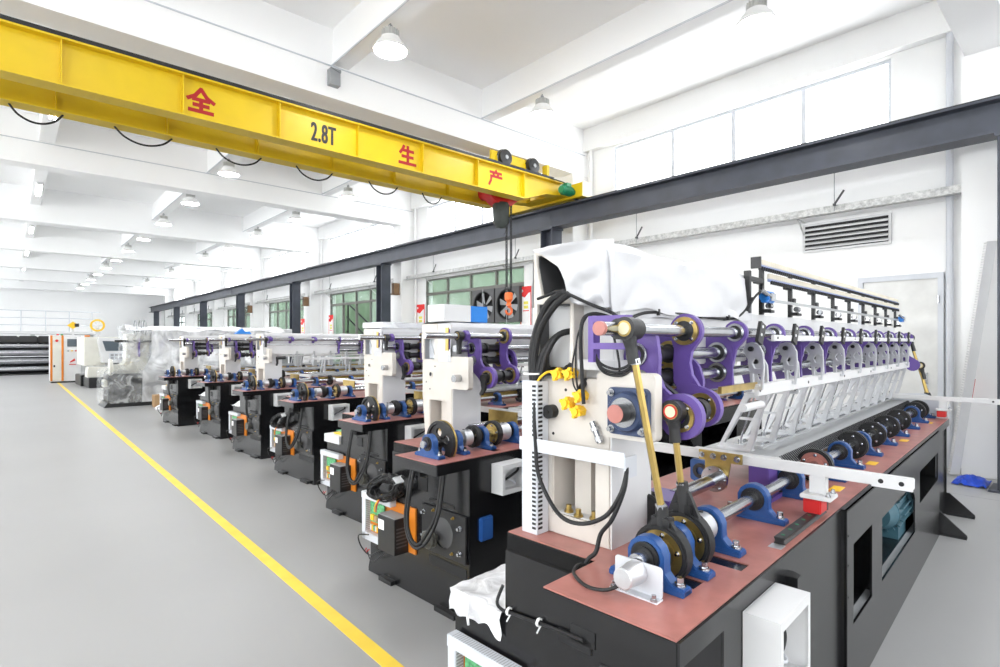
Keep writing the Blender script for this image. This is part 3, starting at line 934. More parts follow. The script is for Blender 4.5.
def shaft_line(parent, wheel=False, plist=(.47, .70, 1.10), elist=(), xend=5.6):
    part(parent, 'eccentric_shaft', G().cyl((.17, SY, SZ), (xend, SY, SZ), .024, n=20), 'steel')
    for x in plist: pillow(parent, x)


def shrink(poly, k):
    cx = sum(p[0] for p in poly) / len(poly)
    cy = sum(p[1] for p in poly) / len(poly)
    return [(cx + (p[0] - cx) * k, cy + (p[1] - cy) * k) for p in poly]


def castings(parent, top=1.955, recess=2, dx=0.0):
    """cream end column: pedestal with window, shoulder plate with boss, upper column with recesses"""
    xf, xb = .385 + dx, .64 + dx
    ped = [(.445, ZT), (.76, ZT), (.795, 1.20), (.795, 1.465), (.445, 1.465)]
    win = [[(.51, .945), (.70, .945), (.70, 1.17), (.51, 1.17)]]
    c = part(parent, 'end_column', G().prism(ped, 'x', xf, xb, win), 'cream', bev=.005)
    part(c, 'shoulder_plate', G().prism(rrect(.27, .50, 1.265, 1.495, .022), 'x', xf - .002, xf + .045), 'cream', bev=.003)
    part(c, 'inner_rib', G().box(xf + .07, xb - .02, .575, .65, .945, 1.17), 'cream')
    part(c, 'inner_back', G().box(xb - .02, xb - .005, .655, .70, .945, 1.17), 'rubber')
    part(c, 'foot_plate', G().box(xf + .02, xb, .51, .70, .925, .948), 'white')
    for y, x in ((.66, .045), (.60, .025), (.54, .04)): bolt(c, (xf + x, y, .948), 'z', 'gold', 1.0)
    part(c, 'side_sheet', G().box(xf + .004, xb + .02, .440, .4455, ZT, 1.462), 'white')
    for y, z in ((.745, 1.30), (.70, 1.25), (.64, 1.42)): part(c, 'tapped_hole', G().cyl((xf - .001, y, z), (xf + .002, y, z), .006, n=8), 'rubber')
    up = [(.60, 1.465), (.80, 1.465), (.80, top), (.61, top)]
    if recess == 2:
        holes = [[(.625, 1.475), (.775, 1.475), (.78, 1.748), (.622, 1.745)], [(.632, 1.778), (.755, 1.778), (.783, 1.90), (.783, 1.938), (.765, 1.94), (.66, 1.875), (.64, 1.84)]]
    else:
        holes = [[(.65, 1.47), (.775, 1.47), (.775, 1.625), (.65, 1.625)]]
    u = part(parent, 'upper_column', G().prism(up, 'x', xf, xb, holes), 'cream', bev=.003)
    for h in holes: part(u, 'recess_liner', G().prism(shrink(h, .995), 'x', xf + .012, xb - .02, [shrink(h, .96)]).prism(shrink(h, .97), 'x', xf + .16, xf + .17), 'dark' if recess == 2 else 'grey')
    if recess == 1:
        part(u, 'recess_web', G().prism([(.77, 1.62), (.77, 1.475), (.70, 1.475)], 'x', xf + .05, xf + .06), 'wgrey')
        part(u, 'lower_boss', G().ring((xf - .004, .69, 1.36), (1, 0, 0), .01, .024, .016, 18), 'cream')
        part(u, 'boss_hole', G().cyl((xf - .002, .69, 1.36), (xf + .002, .69, 1.36), .016, n=16), 'rubber')
    return c


def s_plates(parent, x1=.50, x2=.74):
    """the two purple S-levers next to the end column"""
    a = part(parent, 's_lever', G().lever([(.385, 1.60, .062), (.385, 1.545, .070), (.38, 1.47, .062), (.34, 1.41, .05), (.285, 1.366, .05), (.235, 1.348, .078)], x1 - .011, x1 + .011, 26), 'purple')
    bearing(a, (x1 - .008, .40, 1.555), .042, 'steel', .02, .026)
    part(a, 'lightening_boss', G().ring((x1 - .014, .385, 1.465), (1, 0, 0), .008, .036, .030, 22).cyl((x1 - .0125, .385, 1.465), (x1 - .0105, .385, 1.465), .030, n=20), 'steel')
    bearing(a, (x1 - .012, .235, 1.348), .052, 'gold', .022, .028, True)
    b = part(parent, 's_lever', G().lever([(.335, 1.642, .066), (.345, 1.58, .036), (.352, 1.52, .033), (.345, 1.46, .038), (.31, 1.40, .042), (.27, 1.355, .072)], x2 - .011, x2 + .011, 26), 'purple')
    bearing(b, (x2 - .012, .335, 1.642), .054, 'gold', .022, .026, True)
    bearing(b, (x2 - .012, .27, 1.355), .056, 'gold', .022, .028, True)
    g = part(parent, 'bearing_plate', G().prism([(.34, 1.39), (.50, 1.38), (.51, 1.62), (.43, 1.66), (.36, 1.62)], 'x', x2 + .03, x2 + .045), 'purple')
    for z in (1.555, 1.462):
        bearing(g, (x2 + .02, .415, z), .050, 'gold', .02, .028, True)
        part(g, 'coupling', G().cyl((x1 + .03, .415, z), (x2 + .01, .415, z), .028, n=18).cyl((x1 + .06, .415, z), (x1 + .10, .415, z), .042, n=18).cyl((x1 + .13, .415, z), (x1 + .15, .415, z), .038, n=18), 'black')
    c = part(parent, 'd_bracket', G().lever([(.40, 1.47, .075), (.385, 1.44, .07)], x2 + .10, x2 + .118, 26), 'purple')
    bearing(c, (x2 + .10, .395, 1.46), .048, 'steel', .022, .026)
    part(parent, 'crank_arm', G().lever([(.40, 1.46, .038), (.30, 1.40, .028), (.27, 1.36, .036)], x1 + .04, x1 + .065, 18), 'black')
    part(parent, 'lower_coupling', G().cyl((x1 + .02, .25, 1.352), (x2 + .06, .262, 1.354), .026, n=16).cyl((x1 + .06, .252, 1.352), (x1 + .12, .254, 1.352), .045, n=18).cyl((x1 + .15, .256, 1.353), (x1 + .19, .257, 1.353), .04, n=18), 'black')
    return a


def rods(parent, xend=5.6):
    part(parent, 'rocker_rod', G().cyl((.17, .335, 1.642), (xend, .335, 1.642), .022, n=18), 'steel')
    part(parent, 'drive_rod', G().cyl((.5, .415, 1.553), (xend, .415, 1.553), .026, n=18), 'steel')
    part(parent, 'drive_rod', G().cyl((.66, .415, 1.462), (xend, .415, 1.462), .024, n=18), 'steel')


def wrap_mesh(x0, x1, y0, y1, z0, z1, amp=.012, seed=0, nx=40, hem=.02):
    """draped sheet over a long beam: goes up the near side, across the top, down the far side"""
    per = [(y0 - .01, z0 - hem), (y0 - .004, z0 + .03), (y0, (z0 + z1) / 2), (y0 + .004, z1 - .03), (y0 + .03, z1), ((y0 + y1) / 2, z1 + .008), (y1 - .03, z1), (y1, z1 - .03), (y1, (z0 + z1) / 2), (y1 + .006, z0)]
    m = (len(per) - 1) * 3

    def fn(u, v):
        x = x0 + (x1 - x0) * u
        t = v * (len(per) - 1)
        i = min(int(t), len(per) - 2)
        q = t - i
        y = per[i][0] * (1 - q) + per[i + 1][0] * q
        z = per[i][1] * (1 - q) + per[i + 1][1] * q
        w = noise.noise(Vector((x * 2.2 + seed, y * 6, z * 7 + x))) + .5 * noise.noise(Vector((x * 6 - z * 9 + seed, y * 3, z * 5)))
        k = amp * w
        if v < .08: z += .03 * noise.noise(Vector((x * 4 + seed * 3, 0, 0)))
        if i <= 3: y -= abs(k) * 1.2
        else: z += k
        return (x, y, z)
    return G().grid(fn, nx, m)


def common_machine(name_label, loc, rz, group='quilting machines in a row', f0=0.0, sc=1.0):
    t = thing('quilting_machine', name_label, 'machine', loc, rz, group)
    t.scale = (sc, sc, sc)
    lower_base(t, f0)
    rear_base(t, f0)
    side_skin(t, f0)
    return t


MY = math.radians(3.4)
# ------------------------------------------------------------------ machine 1, close to the camera
m1 = common_machine('large quilting machine with gold connecting rods and bare purple levers, closest to camera', (1.209, .704, 0), MY)
control_tray(m1, .26, (.50, 1.11), (.08, .36))
motor_plate(m1)
part(m1, 'cable_slot', G().box(.256, .2605, .434, .573, .555, .60), 'rubber')
# plastic sheet over the ledge
def ledge_sheet():
    g = G()
    def fn(u, v):
        # u: from the hanging hem, over the edge and back along the ledge; v: along y
        y = 1.15 - (1.15 - .845) * v
        s_ = u * .62
        hem = .085 * (1.0 + .55 * noise.noise(Vector((v * 3.5, 0, 2))))
        if s_ < .09:
            x, z = .25 - .004 * math.sin(v * 9), .556 - (.09 - s_) / .09 * hem
            x += .014 * noise.noise(Vector((v * 7, s_ * 20, 0))) - .006
        else:
            x, z = .245 + (s_ - .09), .556 + .010 * noise.noise(Vector((v * 6, s_ * 16, 1))) + .006
        return (x, y, z)
    return g.grid(fn, 34, 24)
part(m1, 'ledge_sheet', ledge_sheet(), 'pcloth', label='crumpled translucent white plastic sheet')
part(m1, 'sheet_tie', G().tube([(.235, 1.02, .555), (.232, 1.022, .50), (.234, 1.018, .455)], .006, n=6), 'pcloth')

castings(m1, 1.955, 2)
# head beam and its shroud
part(m1, 'head_beam', G().box(.45, 5.75, .47, .79, 1.50, 1.75), 'white', bev=.006)
part(m1, 'cloth_cover', wrap_mesh(.39, 1.72, .462, .81, 1.745, 1.957, .026, 3, 70, .03), 'cloth', label='white cloth wrapped over the head beam')
def drape():
    A = [(.795, 1.962), (.73, 1.93), (.665, 1.885), (.632, 1.83), (.625, 1.78), (.60, 1.745), (.57, 1.735)]
    def fn(u, v):
        t = u * (len(A) - 1)
        i = min(int(t), len(A) - 2)
        q = t - i
        ay, az = A[i][0] * (1 - q) + A[i + 1][0] * q, A[i][1] * (1 - q) + A[i + 1][1] * q
        by, bz = .448, 1.966 - .245 * u
        y, z = ay * (1 - v) + by * v, az * (1 - v) + bz * v
        x = .368 + (.05 * (v - .9) / .1 if v > .9 else 0) - .020 * math.sin(u * 15 + v * 3.5) * math.sin(pi * v) - .008 * noise.noise(Vector((u * 7, v * 5, 0)))
        return (x, y, z)
    return G().grid(fn, 40, 16)
part(m1, 'cover_end_fold', drape(), 'cloth')
def hanging():
    def fn(u, v):
        x = .40 + 1.25 * u
        return (x, .458 - .008 * math.sin(x * 11), 1.735 - (.045 * (1 - u) ** 2 + .015 + .02 * noise.noise(Vector((x * 5, 0, 4)))) * v)
    return G().grid(fn, 30, 4)
part(m1, 'cover_hem', hanging(), 'cloth')
# lower part of the head between column and beam
part(m1, 'head_box', G().box(.46, .70, .455, .62, 1.465, 1.72), 'white', bev=.004)
part(m1, 'head_cap', G().box(.40, .62, .43, .60, 1.497, 1.535), 'white', bev=.003)

rods(m1, 5.7)
s_plates(m1)
# purple channel behind the rocker rod
pc = part(m1, 'purple_channel', G().box(.32, .36, .47, .492, 1.53, 1.69).box(.32, .36, .34, .47, 1.668, 1.69).box(.32, .36, .34, .47, 1.575, 1.597), 'purple')
part(m1, 'red_rod_cap', G().cyl((.155, .335, 1.642), (.17, .335, 1.642), .0225, n=18), 'red')
# rocker hub and first connecting rod
hub = rod_end(m1, .255, .295, 1.642, .037, (.08, -.16, -1), .075)
part(hub, 'rocker_clamp', G().lever([(.295, 1.642, .034), (.335, 1.642, .034)], .262, .31).cyl((.31, .335, 1.642), (.36, .335, 1.642), .036, n=18), 'black')
def conrod(x0, y0, z0, x1, y1, z1, r=.016):
    a, b = Vector((x0, y0, z0)), Vector((x1, y1, z1))
    d = b - a
    o = part(m1, 'connecting_rod', G().cyl(a, b, r, n=6), 'gold', angle=20)
    for q in (.03, .94): part(o, 'lock_nut', G().cyl(a + d * q, a + d * (q + .035), r * 1.5, n=6), 'steel', angle=20)
    return o
conrod(.33, .216, 1.06, .262, .278, 1.56, .0118)
eccentric(m1, .33, .092, (.218, 1.085), z=.94)
lj = rod_end(m1, .45, .24, 1.37, .038, (0, -.06, -1), .065)
conrod(.468, .222, 1.12, .452, .234, 1.285, .011)
eccentric(m1, .475, .098, (.222, 1.135), z=.945)
part(lj, 'red_seal', G().ring((.424, .24, 1.37), (1, 0, 0), .006, .0235, .019, 20), 'redp')
collar(m1, .585, .075, .052)
collar(m1, .40, .03, .05, m='alu')
shaft_line(m1, plist=(.245, .405, .655, 1.10, 1.55, 2.05, 2.45, 2.95, 3.45, 3.95, 4.45, 4.95, 5.4), xend=5.6)
for x in (1.95, 2.75, 3.3, 3.8, 4.3, 5.1, 5.3):
    e_ = eccentric(m1, x, .086, disc='red' if x == 1.95 else 'black')
    collar(m1, x + .055, .04, .045)
for x in (1.88, 2.68, 3.75, 5.0): part(m1, 'table_slot', G().box(x - .07, x + .04, .07, .12, ZT, ZT + .002), 'yplas')
part(m1, 'slot_edge', G().box(.555, .615, .05, .10, .83, .86), 'yplas')
# encoder on a white bracket at the shaft end
br = part(m1, 'encoder_bracket', G().prism(rrect(.128, .282, ZT + .004, .962, .010), 'x', .165, .170).box(.135, .170, .128, .282, ZT, ZT + .005), 'wgrey')
part(br, 'encoder', G().lathe((.085, .208, .932), (1, 0, 0), [(0, 0), (0, .027), (.004, .031), (.05, .031), (.055, .034), (.08, .034)], 28), 'alu')
part(br, 'encoder_coupling', G().cyl((.171, .205, .948), (.20, .21, .95), .018, n=14), 'black')
bolt(br, (.14, .27, ZT + .006), 'z', s=.6)
bolt(br, (.14, .14, ZT + .006), 'z', s=.6)
cable(br, [(.115, .215, .915), (.09, .26, .885), (.085, .33, .876), (.13, .41, .876), (.20, .445, .872), (.24, .44, .86)], .0055)
# flange bearing on the shoulder
fb = part(m1, 'flange_bearing', G().prism(rrect(.285, .44, 1.285, 1.445, .02), 'x', .36, .385), 'navy', bev=.003)
part(fb, 'bearing_housing', G().lathe((.335, .36, 1.365), (1, 0, 0), [(0, .045), (0, .062), (.006, .066), (.03, .07)], 28), 'navy')
part(fb, 'bearing_ring', G().ring((.33, .36, 1.365), (1, 0, 0), .02, .05, .03, 26), 'steel')
part(fb, 'shaft_stub', G().cyl((.285, .36, 1.365), (.36, .36, 1.365), .031, n=22), 'black')
part(fb, 'red_shaft_end', G().cyl((.2835, .36, 1.365), (.2855, .36, 1.365), .0305, n=22), 'red')
for dy in (-.06, .06):
    for dz in (-.062, .062): bolt(fb, (.36, .3625 + dy, 1.365 + dz), '-x', 'steel', .75)
# slotted cable duct and the channel across the column
du = part(m1, 'slotted_duct', G().box(.315, .383, .722, .80, ZT, 1.452), 'wgrey', bev=.002)
sg = G()
for i in range(33):
    z = .89 + i * .0168
    sg.box(.3215, .345, .7205, .7225, z, z + .0085)
    sg.box(.3135, .3155, .728, .746, z, z + .0085)
part(du, 'duct_slots', sg, 'rubber', stuff=True)
ch = part(m1, 'cable_channel', G().box(.31, .315, .34, .81, 1.185, 1.235).box(.315, .383, .34, .80, 1.185, 1.19), 'wgrey', bev=.002)
cg = G()
for i in range(24): cg.box(.32, .375, .36 + i * .015, .366 + i * .015, 1.19, 1.196)
part(ch, 'channel_slots', cg, 'dark', stuff=True)
part(ch, 'channel_lip', G().box(.313, .383, .338, .345, 1.15, 1.22), 'wgrey')
# sensor, buzzer, yellow connectors
part(m1, 'buzzer', G().cyl((.35, .70, 1.335), (.385, .70, 1.335), .026, n=22).cyl((.345, .70, 1.335), (.35, .70, 1.335), .006, n=10), 'rubber')
part(m1, 'round_sensor', G().cyl((.37, .51, 1.315), (.37, .475, 1.245), .012, n=14).cyl((.37, .50, 1.295), (.37, .495, 1.285), .017, n=6).cyl((.37, .485, 1.265), (.37, .478, 1.25), .016, n=6), 'steel')
def connector(y, z, s_=1.0):
    o = part(m1, 'yellow_connector', G().cyl((.345, y, z), (.385, y, z), .021 * s_, n=6).cyl((.335, y, z), (.35, y, z), .014 * s_, n=12), 'yplas', angle=20)
    for k in range(4):
        a = k * pi / 2 + .4
        part(o, 'lug', G().cyl((.34, y + .02 * math.cos(a), z + .02 * math.sin(a)), (.36, y + .02 * math.cos(a), z + .02 * math.sin(a)), .007, n=8), 'yplas')
    return o
for y, z in ((.612, 1.375), (.565, 1.348), (.553, 1.405), (.655, 1.48), (.60, 1.483)): connector(y, z)
for y, z in ((.64, 1.475), (.62, 1.49), (.555, 1.43)): part(m1, 'cable_gland', G().cyl((.36, y, z), (.40, y, z + .03), .012, n=10), 'black')
# hoses and wires at the column
for k in range(2):
    cable(m1, [(.35, .775 - .014 * k, 1.44), (.345, .775 - .016 * k, 1.55), (.34, .745 - .02 * k, 1.65), (.33, .68 - .03 * k, 1.745 - .012 * k), (.34, .61 - .02 * k, 1.785 - .01 * k)], .0135, name='black_hose')
for k in range(2):
    cable(m1, [(.35, .755 - .02 * k, 1.46), (.36, .73 - .02 * k, 1.56), (.40, .68, 1.63), (.47, .63, 1.645)], .012, name='black_hose')
part(m1, 'hose_tie', G().ring((.335, .765, 1.475), (0, 0, 1), .007, .034, .026, 16), 'paper')
cable(m1, [(.34, .74, 1.765), (.33, .68, 1.775), (.33, .62, 1.785), (.335, .50, 1.735), (.36, .42, 1.70), (.40, .40, 1.67)], .006)
cable(m1, [(.44, .44, 1.68), (.50, .44, 1.685), (.66, .45, 1.715), (.95, .452, 1.718), (1.25, .452, 1.712), (1.50, .455, 1.718), (1.62, .45, 1.76), (1.70, .44, 1.83)], .006)
for x in (.72, 1.1, 1.4): part(m1, 'cable_clip', G().box(x, x + .012, .44, .47, 1.705, 1.73), 'black')
for dz in (0, .01, .022):
    cable(m1, [(.355, .475, 1.66 - dz), (.34, .475, 1.56), (.345, .45, 1.50 + dz), (.37, .40, 1.485 + dz), (.39, .36, 1.51 + dz), (.40, .345, 1.58)], .005)
cable(m1, [(.40, .44, 1.62), (.395, .42, 1.56), (.39, .41, 1.50), (.385, .43, 1.485)], .004)
cable(m1, [(.40, .43, 1.68), (.36, .50, 1.70), (.34, .535, 1.66), (.335, .53, 1.50), (.34, .525, 1.38)], .007)
cable(m1, [(.40, .55, 1.70), (.35, .56, 1.62), (.34, .56, 1.50), (.35, .555, 1.41)], .0035)
cable(m1, [(.40, .60, 1.60), (.36, .59, 1.52), (.345, .575, 1.45), (.35, .56, 1.42)], .003)
cable(m1, [(.37, .69, 1.48), (.345, .72, 1.47), (.33, .735, 1.42), (.315, .735, 1.32), (.31, .725, 1.22), (.30, .70, 1.10), (.285, .60, .99), (.28, .50, .975), (.285, .40, 1.02), (.29, .345, 1.10), (.31, .335, 1.16), (.33, .345, 1.185)], .0075)
part(m1, 'yellow_wire', G().tube([(.36, .655, 1.49), (.345, .70, 1.485), (.332, .73, 1.455), (.326, .735, 1.42)], .0045), 'yplas')
cable(m1, [(.33, .345, 1.18), (.30, .335, 1.12), (.285, .37, 1.02), (.285, .415, .96), (.27, .425, .90), (.25, .445, .872), (.255, .47, .80), (.255, .50, .70)], .0075)
cable(m1, [(.262, .85, .66), (.24, .86, .60), (.245, .84, .575), (.25, .80, .575), (.25, .68, .585), (.25, .60, .592), (.248, .54, .597), (.25, .46, .60)], .0065)
for p in ((.25, .80, .578), (.25, .65, .59)): part(m1, 'cable_tie', G().ring(p, (0, 1, 0), .01, .016, .011, 12).cyl((p[0], p[1], p[2] - .012), (p[0] - .02, p[1], p[2] - .03), .003, n=6), 'paper')
junction(m1, .39, -.008, .56, .275, .25, .102)

# cross bars on slides
def cross_bar(parent, x, zb=1.045, y0=-.29, y1=.80):
    o = part(parent, 'cross_bar', G().box(x - .02, x + .02, y0, y1, zb, zb + .042), 'white', bev=.003)
    part(o, 'bar_end_plate', G().box(x - .024, x - .02, y0 + .0, y0 + .13, zb - .004, zb + .046), 'white')
    for dy in (.035, .10): part(o, 'bar_hole', G().cyl((x - .0255, y0 + dy, zb + .02), (x - .0235, y0 + dy, zb + .02), .009, n=12), 'rubber')
    s_ = part(parent, 'slide_block', G().box(x - .06, x + .05, -.03, .085, .955, .972).box(x - .02, x + .03, .0, .06, .97, zb), 'white', bev=.003)
    part(s_, 'slide_carriage', G().box(x - .05, x + .04, .008, .075, .895, .953), 'redp', bev=.004)
    part(s_, 'slide_cap', G().box(x + .04, x + .06, .008, .075, .895, .953), 'black')
    for dx in (-.04, .035): bolt(s_, (x + dx, -.015, .972), 'z', s=.6)
    return o
cb = cross_bar(m1, 1.30)
gp = part(cb, 'gold_plate', G().prism([(.33, 1.045), (.53, 1.045), (.53, 1.09), (.33, 1.09), (.33, 1.045)][:4], 'x', 1.268, 1.279).prism([(.40, .93), (.50, .93), (.50, 1.05), (.38, 1.05)], 'x', 1.268, 1.279), 'gold')
for y, z in ((.35, 1.068), (.41, 1.068), (.46, 1.068), (.515, 1.068)): bolt(gp, (1.268, y, z), '-x', 'steel', .8)
part(m1, 'guide_rail', G().prism([(.022, ZT), (.062, ZT), (.056, .882), (.062, .895), (.022, .895), (.028, .882)], 'x', .86, 1.40), 'black', bev=.002)
for i in range(5): part(m1, 'rail_plug', G().cyl((.90 + i * .08, .042, .895), (.90 + i * .08, .042, .8965), .007, n=10), 'green')
part(m1, 'bright_patch', G().box(.81, .86, .02, .065, ZT, ZT + .001), 'alu')
cross_bar(m1, 5.35, 1.045, -.42, .80)
# feed tube, hub, purple block under the cross bar
ft = part(m1, 'feed_tube', G().cyl((.85, .45, .96), (1.268, .45, .96), .030, n=22), 'steel')
part(ft, 'tube_flange', G().cyl((1.25, .45, .965), (1.266, .45, .965), .06, n=24), 'steel')
for k in range(6):
    a = k * pi / 3
    bolt(ft, (1.25, .45 + .048 * math.cos(a), .965 + .048 * math.sin(a)), '-x', 'steel', .4)
part(m1, 'purple_block', G().box(.70, .88, .385, .54, ZT, .985), 'purple', bev=.004)
part(m1, 'black_pulley', G().lathe((.63, .45, .955), (1, 0, 0), [(0, 0), (0, .06), (.01, .065), (.03, .058), (.05, .065), (.06, .06), (.06, 0)], 26), 'rubber')
fb2 = part(m1, 'side_bearing', G().prism(rrect(.55, .66, .89, 1.0, .015), 'x', 1.45, 1.47), 'blue', bev=.002)
part(fb2, 'bearing_ring', G().ring((1.44, .605, .945), (1, 0, 0), .02, .038, .02, 22), 'black')
part(m1, 'purple_post', G().box(1.40, 1.52, .26, .35, ZT, 1.02), 'purple', bev=.003)
part(m1, 'purple_post_foot', G().box(1.38, 1.54, .24, .37, ZT, .89), 'purple')
for x in (1.39, 1.53): bolt(m1, (x, .25, .89), 'z', 'black', .6)

# needle table, comb, gold rail, clamps
nt_ = part(m1, 'needle_table', G().box(1.70, 5.80, .318, .70, 1.004, 1.020), 'alup', bev=.002)
part(nt_, 'table_lip', G().box(1.665, 1.70, .30, .74, .985, 1.018), 'white')
part(nt_, 'comb_strip', G().prism([(.318, 1.019), (.318, 1.000), (.285, .962), (.278, .972)], 'x', 1.70, 5.78), 'alup')
g = G()
for i in range(148):
    x = 1.715 + i * .0275
    g.add([(x, .3165, 1.0185), (x + .012, .3165, 1.0185), (x + .022, .2795, .9755), (x + .010, .2795, .9755), (x, .3145, 1.0205), (x + .012, .3145, 1.0205), (x + .022, .2775, .9775), (x + .010, .2775, .9775)],
          [(0, 1, 2, 3), (7, 6, 5, 4), (0, 4, 5, 1), (1, 5, 6, 2), (2, 6, 7, 3), (3, 7, 4, 0)])
part(nt_, 'comb_slots', g, 'rubber', stuff=True)
part(m1, 'gold_rail', G().box(1.72, 5.7, .30, .33, .90, .962), 'gold')
for i in range(9):
    x = 1.80 + i * .44
    c = cpart(m1, 'clamp', 'clamp', lambda: G().cyl((-.03, .285, .945), (.03, .285, .945), .024, n=14).box(-.012, .012, .275, .305, .90, .98).cyl((.03, .285, .945), (.05, .285, .945), .016, n=8), 'black', (x, 0, 0))
    cpart(c, 'clamp_handle', 'clamph', lambda: G().cyl((-.055, .27, .945), (-.03, .27, .945), .013, n=10).cyl((0, .275, .945), (.04, .225, .955), .011, n=8), 'steel')
    cpart(m1, 'purple_bracket', 'pbrk', lambda: G().prism([(.27, ZT), (.36, ZT), (.36, .90), (.29, .90)], 'x', -.03, .03), 'purple', (x + .16, 0, 0))
# presser frame with perforated strip
pf = part(m1, 'presser_frame', G().prism(rect(1.76, 5.78, .41, .57), 'z', 1.040, 1.052, [rect(1.80, 5.74, .435, .545)]), 'alup', bev=.002)
g = G()
for i in range(160):
    x = 1.81 + i * .0245
    g.box(x, x + .008, .422, .436, 1.044, 1.060)
    g.box(x, x + .008, .544, .558, 1.044, 1.060)
part(pf, 'frame_teeth', g, 'steel', stuff=True)
for i in range(13): presser_leg(m1, 1.60 + i * .325)
part(m1, 'presser_bar', G().box(1.43, 5.72, .315, .335, 1.345, 1.40), 'white', bev=.003)
part(m1, 'needle_bar', G().box(1.55, 5.6, .285, .30, 1.605, 1.635), 'white', bev=.002)
for x in (1.45, 2.2, 3.0, 3.8, 4.6, 5.4):
    part(m1, 'bar_screw', G().cyl((x, .312, 1.372), (x, .316, 1.372), .008, n=10), 'dark')
    part(m1, 'bar_screw', G().cyl((x + .15, .282, 1.62), (x + .15, .286, 1.62), .006, n=10), 'dark')
part(m1, 'gold_bar', G().box(1.05, 1.46, .33, .345, 1.38, 1.41), 'gold')
part(m1, 'rest_roller', G().cyl((1.2, .30, 1.31), (1.42, .30, 1.31), .018, n=14), 'white')
for i in range(10):
    x = 1.217 + i * .488
    if x > 5.5: break
    station(m1, x)
for i in range(9):
    alu_arm(m1, 1.43 + i * .488)
    alu_arm(m1, 1.60 + i * .488, True)
for i in range(9):
    x = 1.35 + i * .488
    cl = cpart(m1, 'clamp_plate', 'clplate', lambda: G().prism([(-.02, -.05), (.04, -.05), (.05, .05), (-.01, .05)], 'y', .275, .29), 'black', (x, 0, 1.645), (0, .35, 0))
    for dz in (-.02, .02): cpart(cl, 'screw', 'clscrew', lambda: G().cyl((.0, .272, 0), (.0, .277, 0), .007, n=10), 'paper', (.008 + dz * .1, 0, dz + .01))
# mechanism at the far end
for z, y in ((1.642, .335), (1.36, .25)):
    e_ = rod_end(m1, 5.72, y, z, .04, (0, -.25, -1), .10)
part(m1, 's_lever', G().lever([(.335, 1.642, .05), (.37, 1.52, .035), (.35, 1.44, .035), (.29, 1.37, .06)], 5.55, 5.57), 'purple')
for y0, z0, y1, z1 in ((.19, 1.08, .31, 1.52), (.20, 1.08, .235, 1.25)):
    part(m1, 'connecting_rod', G().cyl((5.72, y0, z0), (5.72, y1, z1), .013, n=6), 'gold')
    part(m1, 'strap_neck', G().lathe((5.72, y0, .97), (0, 0, 1), [(0, .07), (.09, .03), (.12, .02)], 6), 'black')
part(m1, 'end_guard', G().prism([(.0, .87), (.45, .87), (.45, 1.02), (.40, 1.08), (.2, 1.10), (.05, 1.04)], 'x', 5.46, 5.48), 'wgrey')

# thread creel over the head
def creel_rail(y, z, x0, x1):
    o = part(m1, 'thread_rail', G().box(x0, x1, y, y + .012, z - .02, z), mat('blue_grey_rail_%d' % int(z * 100), (.30, .34, .48), .4))
    part(o, 'spring_strip', G().box(x0, x1, y - .004, y, z - .02, z - .012), mat('blue_spring_%d' % int(z * 100), (.16, .22, .50), .4))
    g, h = G(), G()
    n = int((x1 - x0) / .034)
    for i in range(n):
        x = x0 + .01 + i * .034
        g.cyl((x, y + .006, z - .004), (x, y + .006, z + .024), .013, .010, n=7)
        h.box(x, x + .010, y - .012, y, z - .036, z - .016)
    part(o, 'ceramic_eyelets', g, mat('cream_ceramic_%d' % int(z * 100), (.62, .57, .47), .5), stuff=True)
    part(o, 'guide_teeth', h, 'rubber', stuff=True)
    return o
creel_rail(.44, 2.02, 1.77, 5.75)
creel_rail(.44, 1.955, 1.95, 5.78)
part(m1, 'creel_end_plate', G().box(1.755, 1.77, .42, .47, 1.99, 2.05), 'black')
part(m1, 'creel_bar', G().box(1.88, 5.8, .432, .44, 1.822, 1.838), 'alup')
for i in range(9):
    x = 1.90 + i * .48
    c = cpart(m1, 'creel_support', 'creels', lambda: G().box(-.014, .014, .455, .475, 1.75, 2.0).box(-.10, .0, .46, .475, 1.915, 1.93).box(-.014, .07, .42, .44, 1.76, 1.775).box(-.014, .014, .42, .475, 1.76, 1.78).box(-.008, .03, .44, .47, 1.84, 1.865), 'black', (x, 0, 0))
    cpart(c, 'roller', 'creelr', lambda: G().cyl((.03, .44, 1.80), (.07, .44, 1.80), .016, n=12), 'steel')
for x, s_ in ((1.86, -1), (5.80, 1)):
    a = part(m1, 'air_cylinder', G().box(x - .06, x + .05, .40, .435, 1.81, 1.87).cyl((x - .06, .418, 1.84), (x - .02, .418, 1.84), .026, n=14), 'bluep', bev=.004)
    part(a, 'piston_rod', G().cyl((x - .11, .418, 1.875), (x - .03, .395, 1.84), .012, n=10).box(x - .03, x + .04, .39, .40, 1.82, 1.86), 'steel')
part(m1, 'creel_post', G().box(1.66, 1.685, .44, .47, 1.75, 1.97).box(1.66, 1.9, .45, .465, 1.92, 1.945), 'black')
cable(m1, [(1.63, .44, 1.76), (1.68, .43, 1.82), (1.74, .42, 1.86), (1.80, .42, 1.87)], .006)

